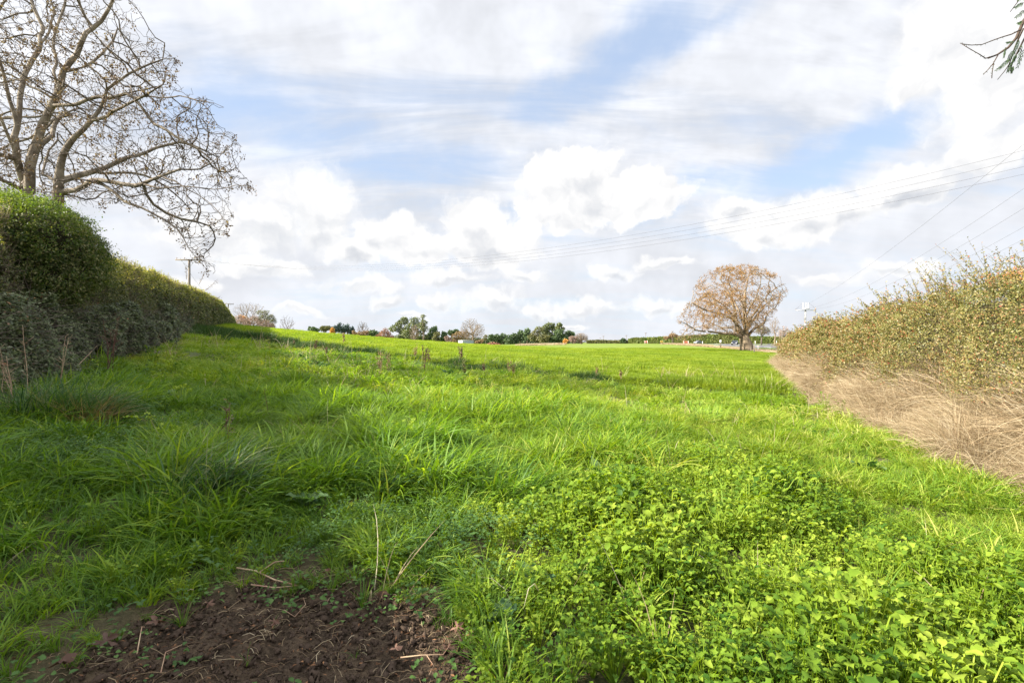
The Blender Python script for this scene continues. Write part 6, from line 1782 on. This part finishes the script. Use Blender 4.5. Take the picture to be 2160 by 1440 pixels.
for (px, py, D, lb) in ((1599, 739.5, 96, 'white edge marker post on the near side of the road by the oak'), (1638, 727, 190, 'white edge marker post across the road under the right hand hedge'), (1593, 722, 205, 'small white marker post across the road just right of the oak trunk'), (1482, 723, 220, 'white marker post at the left end of the visible road')):
    post_thing(px, py, D, 1.0 if D < 150 else 1.3, lb, 'marker_post', 'marker post', 'paint_white', 0.13 if D < 150 else 0.22, 'white marker posts along the road', band)
def barrier(px, D, w, h, mat, label, name, cat):
    x, y, _ = ray(px, 722, D); z = base_z(x, y)
    root = empty(name, (x, y, z)); tag(root, label, cat)
    m = MB(); m.box((0, 0, h * 0.55), (w, 0.12, h * 0.5)); m.build('panel', M[mat], root)
    for s_ in (-1, 1):
        m = MB(); m.box((s_ * w * 0.4, 0, h * 0.45), (0.12, 0.5, h * 0.9)); m.build('leg', M['paint_white' if mat != 'yellow_paint' else 'bark_dark'], root)
barrier(1447, 215, 2.3, 1.5, 'red_plastic', 'red barrier panel on the verge in front of the tall hedge', 'barrier', 'barrier')
barrier(1363, 240, 1.4, 1.6, 'red_plastic', 'small red and white barrier left of the yellow roadside panel', 'barrier', 'barrier')
barrier(1396, 240, 1.1, 1.8, 'yellow_paint', 'yellow roadside panel in front of the tall hedge', 'roadside_panel', 'panel')

# ---- conifer branch reaching in at the top right
def conifer_branch():
    rng = rng_(611)
    root = empty('conifer_branch'); tag(root, 'dark conifer branch with bare forked tips hanging in at the top right', 'branch')
    D = 2.9; q = lambda px, py, d=0.0: np.array(ray(px, py, D + d))
    m = MB()
    limbs = [([(2420, -330), (2300, -160), (2215, -40), (2160, 45), (2145, 80), (2128, 100), (2105, 115), (2085, 123)], [0.016, 0.012, 0.009, 0.007, 0.0065, 0.0055, 0.004, 0.003]),
             ([(2155, 62), (2135, 72), (2115, 78), (2098, 84), (2072, 94), (2050, 95), (2034, 93), (2026, 91)], [0.0035, 0.0028, 0.0024, 0.0022, 0.0020, 0.0018, 0.0016, 0.0014]),
             ([(2106, 115), (2080, 123), (2066, 114), (2045, 102), (2030, 93)], [0.003, 0.0025, 0.002, 0.0018, 0.0014]),
             ([(2106, 116), (2096, 134), (2085, 147), (2075, 157)], [0.0026, 0.002, 0.0018, 0.0015]), ([(2097, 134), (2094, 150), (2093, 165)], [0.0022, 0.002, 0.0018]),
             ([(2160, 60), (2148, 85), (2138, 110), (2130, 135), (2120, 150), (2105, 168)], [0.004, 0.0035, 0.003, 0.0026, 0.002, 0.0016]),
             ([(2165, 75), (2150, 105), (2137, 130), (2132, 150)], [0.004, 0.0035, 0.003, 0.002]),
             ([(2200, -60), (2160, -30), (2147, 5), (2132, 25)], [0.004, 0.003, 0.0022, 0.0016]),
             ([(2210, -40), (2180, 20), (2160, 40), (2150, 52)], [0.004, 0.003, 0.002, 0.0015])]
    for k, (p, r) in enumerate(limbs):
        m.tube([q(a, b, 0.03 * k - 0.1 + (0.06 * i if k > 4 else 0)) for i, (a, b) in enumerate(p)] if k else [q(a, b, 0) for a, b in p], np.array(r) * 1.15, 6)
    m.build('stem', M['conifer_twig'], root, smooth=True)
    m = MB()
    def spray(a, b, dx, dy, l, n=12):
        for i in range(n):
            t = i / n
            c = q(a + dx * t, b + dy * t, rng.normal(0, 0.03)); s_ = 1 if i % 2 else -1
            d = np.array([dx * 0.6 - s_ * dy * 0.35, 0, -(dy * 0.6 + s_ * dx * 0.35)]) ; d /= np.linalg.norm(d) + 1e-9
            ll = l * (1 - 0.5 * t) * rng.uniform(0.6, 1.2)
            m.tube([c, c + d * ll * 0.6, c + d * ll + (0, 0, -0.004)], [0.0022, 0.0024, 0.0008], 4, False, rng.uniform())
    for (a, b, dx, dy, l) in ((2160, 5, -18, 12, 0.02), (2165, 20, -22, 18, 0.025), (2160, 45, -12, 5, 0.02), (2150, 85, -10, 30, 0.02), (2140, 105, -14, 24, 0.025), (2130, 125, -22, 20, 0.02), (2135, 130, -8, 22, 0.02), (2128, 128, -28, 22, 0.018),
                              (2155, 95, -6, 40, 0.022), (2165, 100, -20, 45, 0.02), (2140, 88, -16, 2, 0.014), (2122, 100, -4, 22, 0.012), (2170, -10, -25, 10, 0.025), (2145, 115, -10, 20, 0.018), (2138, 140, -4, 14, 0.014)):
        spray(a, b, dx, dy, l * 1.15)
    for (p, r) in limbs[1:5]:                                # stubs of scale leaves on the bare tips
        for (a, b), (c, d) in zip(p[:-1], p[1:]):
            for t in np.arange(0, 1, 0.34):
                e = q(a + (c - a) * t, b + (d - b) * t, 0.0); v = rng.normal(size=3) * 0.5 + (-0.2, 0, -0.2); v /= np.linalg.norm(v)
                m.tube([e, e + v * 0.009], [0.0018, 0.0007], 4, False, 0.2)
    m.build('foliage', M['conifer_scale'], root)
conifer_branch()

# ---- dead stalks standing in the grass
def stalk(px, py, h, label, mat='stalk', n=3, seed=0, lean=0.15, r=0.006, heads=True, group='dead weed stalks standing in the grass'):
    rng = rng_(700 + seed)
    x, y = at(px, py, zland); z = base_z(x, y)
    root = empty('dead_stalk', (x, y, z)); tag(root, label, 'weed stalk', group)
    sc = max(1, y / 9)
    m = MB(); mh = MB()
    for k in range(n):
        a = rng.uniform(0, 6.28); l = h * rng.uniform(0.7, 1.0) if k else h
        ln = lean * rng.uniform(0.4, 1.4)
        tip = np.array([math.cos(a) * ln * l, math.sin(a) * ln * l, l]); mid = tip * 0.5 + rng.normal(0, 0.03, 3) * (1, 1, 0)
        b = np.array([rng.normal(0, 0.04), rng.normal(0, 0.04), -0.03])
        m.tube([b, mid * 0.5 + b * 0.5, mid, tip * 0.8, tip], np.array([1, 0.9, 0.75, 0.5, 0.3]) * r * sc ** 0.5, 5)
        for j in range(7):
            t = rng.uniform(0.4, 1); p = tip * t; v = rng.normal(size=3) * (1, 1, 0.3) + (0, 0, 0.8); v /= np.linalg.norm(v)
            q = p + v * rng.uniform(0.05, 0.16) * h
            m.tube([p, q], [r * 0.5 * sc ** 0.5, r * 0.25 * sc ** 0.5], 4)
            if heads:
                c = 10
                PP = p + (q - p) * rng.uniform(0, 1, (c, 1)) + rng.normal(0, 0.008, (c, 3)) * sc
                V, Fs, _ = leaf_cloud(rng, PP, np.tile([0, 0, 1.0], (c, 1)), 0.016 * sc * rng.uniform(0.6, 1.4, c), 1.0)
                mh.add(V, Fs, rng.uniform())
    m.build('stem', M[mat], root)
    if heads: mh.build('seed_head', M['seed_pod' if mat == 'stalk' else 'brown_leaf'], root)
stalk(232, 800, 1.05, 'tall dark reddish forked stalk leaning in front of the left hedge', n=4, seed=1, lean=0.22, r=0.007)
stalk(478, 960, 0.50, 'thin dark stalks standing in the shaded grass left of centre', n=3, seed=2, lean=0.10, r=0.005)
stalk(566, 880, 0.40, 'single thin dark stalk right of the shaded stalk pair', n=1, seed=3, r=0.004, heads=False)
stalk(235, 905, 0.35, 'short dark stalk above the creeping weeds on the left', n=1, seed=4, r=0.004)
stalk(58, 865, 0.95, 'pale straw coloured stalk at the far left in front of the bramble', mat='stalk_pale', n=1, seed=5, r=0.005, heads=False)
stalk(122, 830, 0.75, 'pale broken stalk left of the dark forked stalk', mat='stalk_pale', n=2, seed=6, r=0.005, heads=False)
stalk(30, 880, 0.7, 'bundle of reddish tan stalks at the left edge', mat='stalk_pale', n=5, seed=7, r=0.004, heads=False)
k_ = 0
for (px, py, h, mt, lb) in ((802, 800, 0.75, 'stalk_pale', 'tall pinkish seed stalk left of centre by the shallow drain'), (820, 792, 0.62, 'stalk_pale', 'pinkish seed stalk just right of the tall pinkish one'), (897, 782, 0.85, 'stalk', 'dense reddish brown dock stalk near the middle of the drain'),
                            (905, 770, 0.6, 'stalk', 'smaller reddish dock stalk behind the dense one'), (876, 760, 0.7, 'stalk_pale', 'wispy tan stalks behind the dock stalks'), (972, 768, 0.75, 'stalk', 'thin dark stalk below the tin shed'), (980, 800, 0.4, 'stalk', 'short dark stalk near the thin one below the shed'),
                            (1074, 792, 0.55, 'stalk_pale', 'tan stalk right of the tin shed at the drain'), (1082, 800, 0.45, 'stalk_pale', 'short tan stalk beside the tan one at the drain'), (1020, 790, 0.35, 'stalk', 'low dark stalk midway along the drain'),
                            (1258, 798, 0.4, 'stalk_pale', 'faint tan stalk in the dark hollow right of centre'), (1310, 800, 0.35, 'stalk_pale', 'small tan stalk farthest right in the hollow'), (725, 728, 0.7, 'stalk_pale', 'tan stalk high on the sunny slope to the left'),
                            (665, 745, 0.5, 'stalk', 'dark twiggy stalk at the sunlit shadow edge on the slope'), (690, 755, 0.4, 'stalk', 'low dark twiggy stalk right of the slope edge one'), (620, 735, 0.4, 'stalk', 'dark stalk nearest the crest on the left slope')):
    stalk(px, py, h, lb, mat=mt, n=5 if h > 0.7 else 3, seed=20 + k_, lean=0.10, r=0.006); k_ += 1
for (px, py, h, lb) in ((1395, 800, 0.5, 'pale dry stem standing on the right of the pasture edge'), (1450, 885, 0.35, 'short pale stem left of the dry tuft on the right'), (1757, 905, 0.5, 'dark leaning stem by the foot of the right hedge'), (1575, 815, 0.35, 'pale dry stem near the far end of the right hedge')):
    stalk(px, py, h, lb, mat='stalk_pale', n=2, seed=60 + k_, lean=0.3, r=0.004, heads=False, group='pale dry stems near the right hedge'); k_ += 1

# ---- single tufts, docks, leaves and sticks that can be told apart
def single(name, label, cat, px, py, V, Fs, r, mat, s=1.0, rz=0.0, group=None, dz=0.0):
    x, y = at(px, py, zland); z = base_z(x, y)
    mats = [M[mat]]
    me = mesh_data(name, V, Fs, mats, rnd=r)
    o = bpy.data.objects.new(name, me); C.objects.link(o)
    o.location = (x, y, z + dz); o.scale = (s, s, s); o.rotation_euler = (0, 0, rz)
    tag(o, label, cat, group)
    return o
foliage('tuft_green', [(0.0, (0.035, 0.085, 0.012)), (0.5, (0.075, 0.15, 0.016)), (1.0, (0.13, 0.20, 0.03))], trans=0.38, rough=0.55, spec=0.18, tcol=(1.7, 1.75, 0.6))
foliage('tussock_green', [(0.0, (0.025, 0.060, 0.020)), (0.6, (0.055, 0.115, 0.035)), (1.0, (0.16, 0.17, 0.08))], trans=0.3, rough=0.55, spec=0.18, tcol=(1.5, 1.6, 0.6))
foliage('dock_green', [(0.0, (0.040, 0.090, 0.035)), (0.5, (0.065, 0.125, 0.045)), (1.0, (0.11, 0.17, 0.06))], trans=0.3, rough=0.55, spec=0.18, tcol=(1.5, 1.7, 0.6))
foliage('tussock_tan', [(0.0, (0.12, 0.075, 0.035)), (1.0, (0.34, 0.24, 0.12))], trans=0.3, rough=0.6, spec=0.2)
rgx = rng_(811)
GT = 'small grass tufts growing on the bare soil'
for (px, py, s, lb) in ((765, 1285, 0.55, 'spiky bright grass tuft in the middle of the bare soil'), (700, 1255, 0.5, 'grass tuft at the upper edge of the bare soil, left of the spiky one'), (980, 1265, 0.60, 'upright fan shaped grass tuft beside the dark weeds'),
                        (385, 1320, 0.50, 'grass tuft on the left part of the bare soil'), (750, 1390, 0.28, 'tiny grass sprig low in the middle of the soil'), (520, 1400, 0.25, 'tiny grass sprig low on the left of the soil'), (925, 1335, 0.35, 'small grass sprig right of the middle of the soil'),
                        (935, 1400, 0.25, 'tiny sprig near the weeds at the bottom of the soil'), (575, 1335, 0.22, 'tiny pale sprig below the dead sticks'), (865, 1275, 0.4, 'drooping grass tuft between the spiky tuft and the fan')):
    n = 26 if s > 0.4 else 7
    single('grass_tuft', lb, 'grass tuft', px, py, *(lambda b: (b[0], b[1], b[2]))(blades(rgx, n, 0.035, 0.30, 0.007, lean=0.65, bend=0.55, seg=5)), 'tuft_green', s, group=GT)
for (px, py, s, lb) in ((150, 905, 1.0, 'large dark green tussock at the left edge'), (60, 900, 0.95, 'second large tussock leaning out of the left edge'), (215, 900, 0.8, 'tussock right of the large dark green one')):
    V, Fq, r = blades(rgx, 420, 0.24, 0.62, 0.008, lean=0.6, bend=0.75, seg=6); single('tussock', lb, 'tussock', px, py, V, Fq, r, 'tussock_green', s, group='dark tussocks at the left edge')
V, Fq, r = blades(rgx, 200, 0.14, 0.45, 0.006, lean=0.7, bend=0.6, seg=6, comb=-0.6); single('dry_tussock', 'brown and tan dying tussock beside the dark green ones on the left', 'tussock', 190, 915, V, Fq, r, 'tussock_tan', 1.0)
V, Fq, r = blades(rgx, 160, 0.18, 0.6, 0.007, lean=0.4, bend=0.5, seg=5); single('dry_tussock', 'half dry green tussock in front of the right hedge', 'tussock', 1745, 850, V, Fq, r, 'tussock_tan', 1.0)
V, Fq, r = blades(rgx, 300, 0.22, 0.6, 0.008, lean=0.5, bend=0.6, seg=5); single('tussock', 'upright green tussock in front of the right hedge', 'tussock', 1735, 848, V, Fq, r, 'tussock_green', 0.9)
V, Fq, r = blades(rgx, 420, 0.24, 0.55, 0.009, lean=0.5, bend=0.9, seg=6, comb=0.5); single('tussock', 'silvery arching tussock in the shaded grass left of centre', 'tussock', 430, 1070, V, Fq, r, 'tussock_green', 0.95)
def dock(px, py, n, L, W, s, label, group='broad leaved docks'):
    mb = MB()
    for k in range(n):
        V, Fq = leaf_strip(rgx, L * rgx.uniform(0.6, 1.15), W * rgx.uniform(0.8, 1.1), 0, k * 6.28 / n + rgx.normal(0, 0.25), (0, 0, 0.03), rgx.uniform(0.5, 1.2), rgx.uniform(-1.3, -0.5), rows=9); mb.add(V, Fq, rgx.uniform())
    single('dock_plant', label, 'plant', px, py, np.concatenate(mb.V), np.concatenate(mb.F[4]), np.concatenate(mb.r), 'dock_green', s, group=group)
dock(645, 1085, 8, 0.20, 0.085, 1.0, 'pale green dock rosette in the shaded grass above the soil')
dock(835, 1045, 7, 0.24, 0.10, 1.0, 'bluish dock at the edge of the shade near the centre')
dock(1265, 1020, 8, 0.26, 0.11, 1.0, 'large sunlit dock at the top of the weed bed')
dock(1830, 1005, 7, 0.24, 0.13, 1.0, 'big leaved dock at the top right of the weed bed')
dock(345, 850, 9, 0.30, 0.10, 1.0, 'dark dock in the bare gap of the shaded slope')
dock(230, 800, 8, 0.26, 0.10, 1.0, 'dock leaves at the foot of the left hedge')
dock(1120, 1260, 6, 0.16, 0.075, 1.0, 'dull green dock at the left edge of the weed bed')
dock(1060, 1330, 7, 0.14, 0.085, 1.0, 'grey green dock beside the bare soil')
dock(330, 1050, 5, 0.22, 0.10, 1.0, 'dock poking through the silvery tussock')
for k in range(7):
    px, py = ((690, 752), (640, 765), (720, 762), (670, 780), (950, 800), (1000, 812), (760, 775))[k]
    dock(px, py, 8, 0.30, 0.13, 1.2, ('dock in the sunlit patch on the left slope', 'dock left of the sunlit patch on the slope', 'dock right of the sunlit patch on the slope', 'dock below the sunlit patch on the slope', 'dock in the drain below the tin shed', 'dock in the drain right of the shed', 'dock on the slope next to the pinkish stalks')[k])

def dead_leaf(px, py, s, label, seed):
    rng = rng_(830 + seed); lob = 5; th = np.linspace(0, 2 * math.pi, 21)[:-1]
    r = 0.5 + 0.32 * np.cos(lob * th + 0.3) + 0.06 * np.cos(15 * th)
    rim = np.stack([r * np.cos(th), r * np.sin(th), 0.16 * np.sin(2 * th + seed) + 0.10 * rng.normal(size=20)], 1)
    V = np.vstack([rim, rim * (0.45, 0.45, 0.4), (0, 0, 0.03)]); j = np.arange(20); jn = (j + 1) % 20
    o = single('dead_leaf', label, 'leaf', px, py, V, [np.stack([j, jn, 20 + jn, 20 + j], 1), np.stack([20 + j, 20 + jn, np.full(20, 40)], 1)], np.full(41, rng.uniform()), 'dead_leaf', s * 0.72, rng.uniform(0, 6.28), 'fallen dead leaves on the bare soil', dz=0.035)
    o.rotation_euler = (rng.normal(0, 0.3), rng.normal(0, 0.3), rng.uniform(0, 6.28))
for k, (px, py, s, lb) in enumerate(((225, 1368, 0.085, 'large pinkish brown lobed leaf on the left of the soil'), (330, 1340, 0.07, 'dark grey brown curled leaf on the soil above the pinkish one'), (130, 1428, 0.08, 'reddish leaf in the bottom left corner of the soil'), (805, 1268, 0.07, 'dark brown leaf behind the spiky tuft'),
                                     (860, 1290, 0.05, 'small orange brown leaf right of the spiky tuft'), (965, 1350, 0.06, 'brown curled leaf near the weeds on the soil'), (640, 1245, 0.07, 'dark leaf beside the dead sticks'), (945, 1395, 0.05, 'tan curled leaf at the bottom right of the soil'),
                                     (690, 1228, 0.055, 'brown leaf at the upper edge of the soil'), (440, 1300, 0.05, 'small brown leaf right of the left soil tuft'), (580, 1330, 0.05, 'pale brown shrivelled leaf in the middle left of the soil'), (835, 1395, 0.05, 'rusty leaf scrap low in the middle of the soil'))):
    dead_leaf(px, py, s, lb, k)
def stick(pts, r, label, fork=None):
    m = MB(); P = []
    for (px, py, h) in pts:
        x, y = at(px, py, zland); P.append((x, y, base_z(x, y) + h + 0.02))
    P = np.array(P); q = np.linspace(0, 1, len(P))
    m.tube(P, r * 0.62 * (1 - 0.5 * q), 6)
    if fork:
        Q = []
        for (px, py, h) in fork:
            x, y = at(px, py, zland); Q.append((x, y, base_z(x, y) + h + 0.02))
        m.tube(np.array(Q), np.linspace(r * 0.4, r * 0.2, len(Q)), 5)
    tag(m.build('dead_stick', M['stalk_pale']), label, 'stick', 'dead sticks on the ground')
stick([(500, 1218, 0.02), (540, 1228, 0.03), (580, 1240, 0.02), (625, 1250, 0.01)], 0.008, 'long pale dead stick lying at the upper edge of the soil', [(545, 1230, 0.02), (580, 1225, 0.06), (600, 1218, 0.07)])
stick([(530, 1250, 0.01), (580, 1255, 0.01), (630, 1252, 0.01)], 0.006, 'dark stick lying just under the long pale one')
stick([(845, 1412, 0.01), (890, 1405, 0.02), (935, 1400, 0.02), (950, 1385, 0.03)], 0.005, 'forked stick low on the right of the soil', [(900, 1405, 0.02), (915, 1425, 0.01), (905, 1438, 0.01)])
stick([(340, 1438, 0.01), (350, 1400, 0.02), (385, 1385, 0.02)], 0.0035, 'thin curved pale stem at the bottom of the soil')
stick([(290, 1395, 0.01), (300, 1350, 0.02), (306, 1345, 0.02)], 0.004, 'short upright looking stem on the left of the soil')
stick([(600, 1300, 0.01), (622, 1318, 0.02), (645, 1300, 0.02), (640, 1282, 0.02)], 0.0030, 'pale hooked straw in the middle of the soil')
stick([(120, 835, 0.05), (160, 815, 0.25), (205, 778, 0.42), (207, 795, 0.1)], 0.010, 'long fallen cane propped in the grass in front of the left hedge')
stick([(50, 800, 0.05), (80, 780, 0.2), (115, 765, 0.3)], 0.010, 'dark fallen cane at the far left near the bramble')
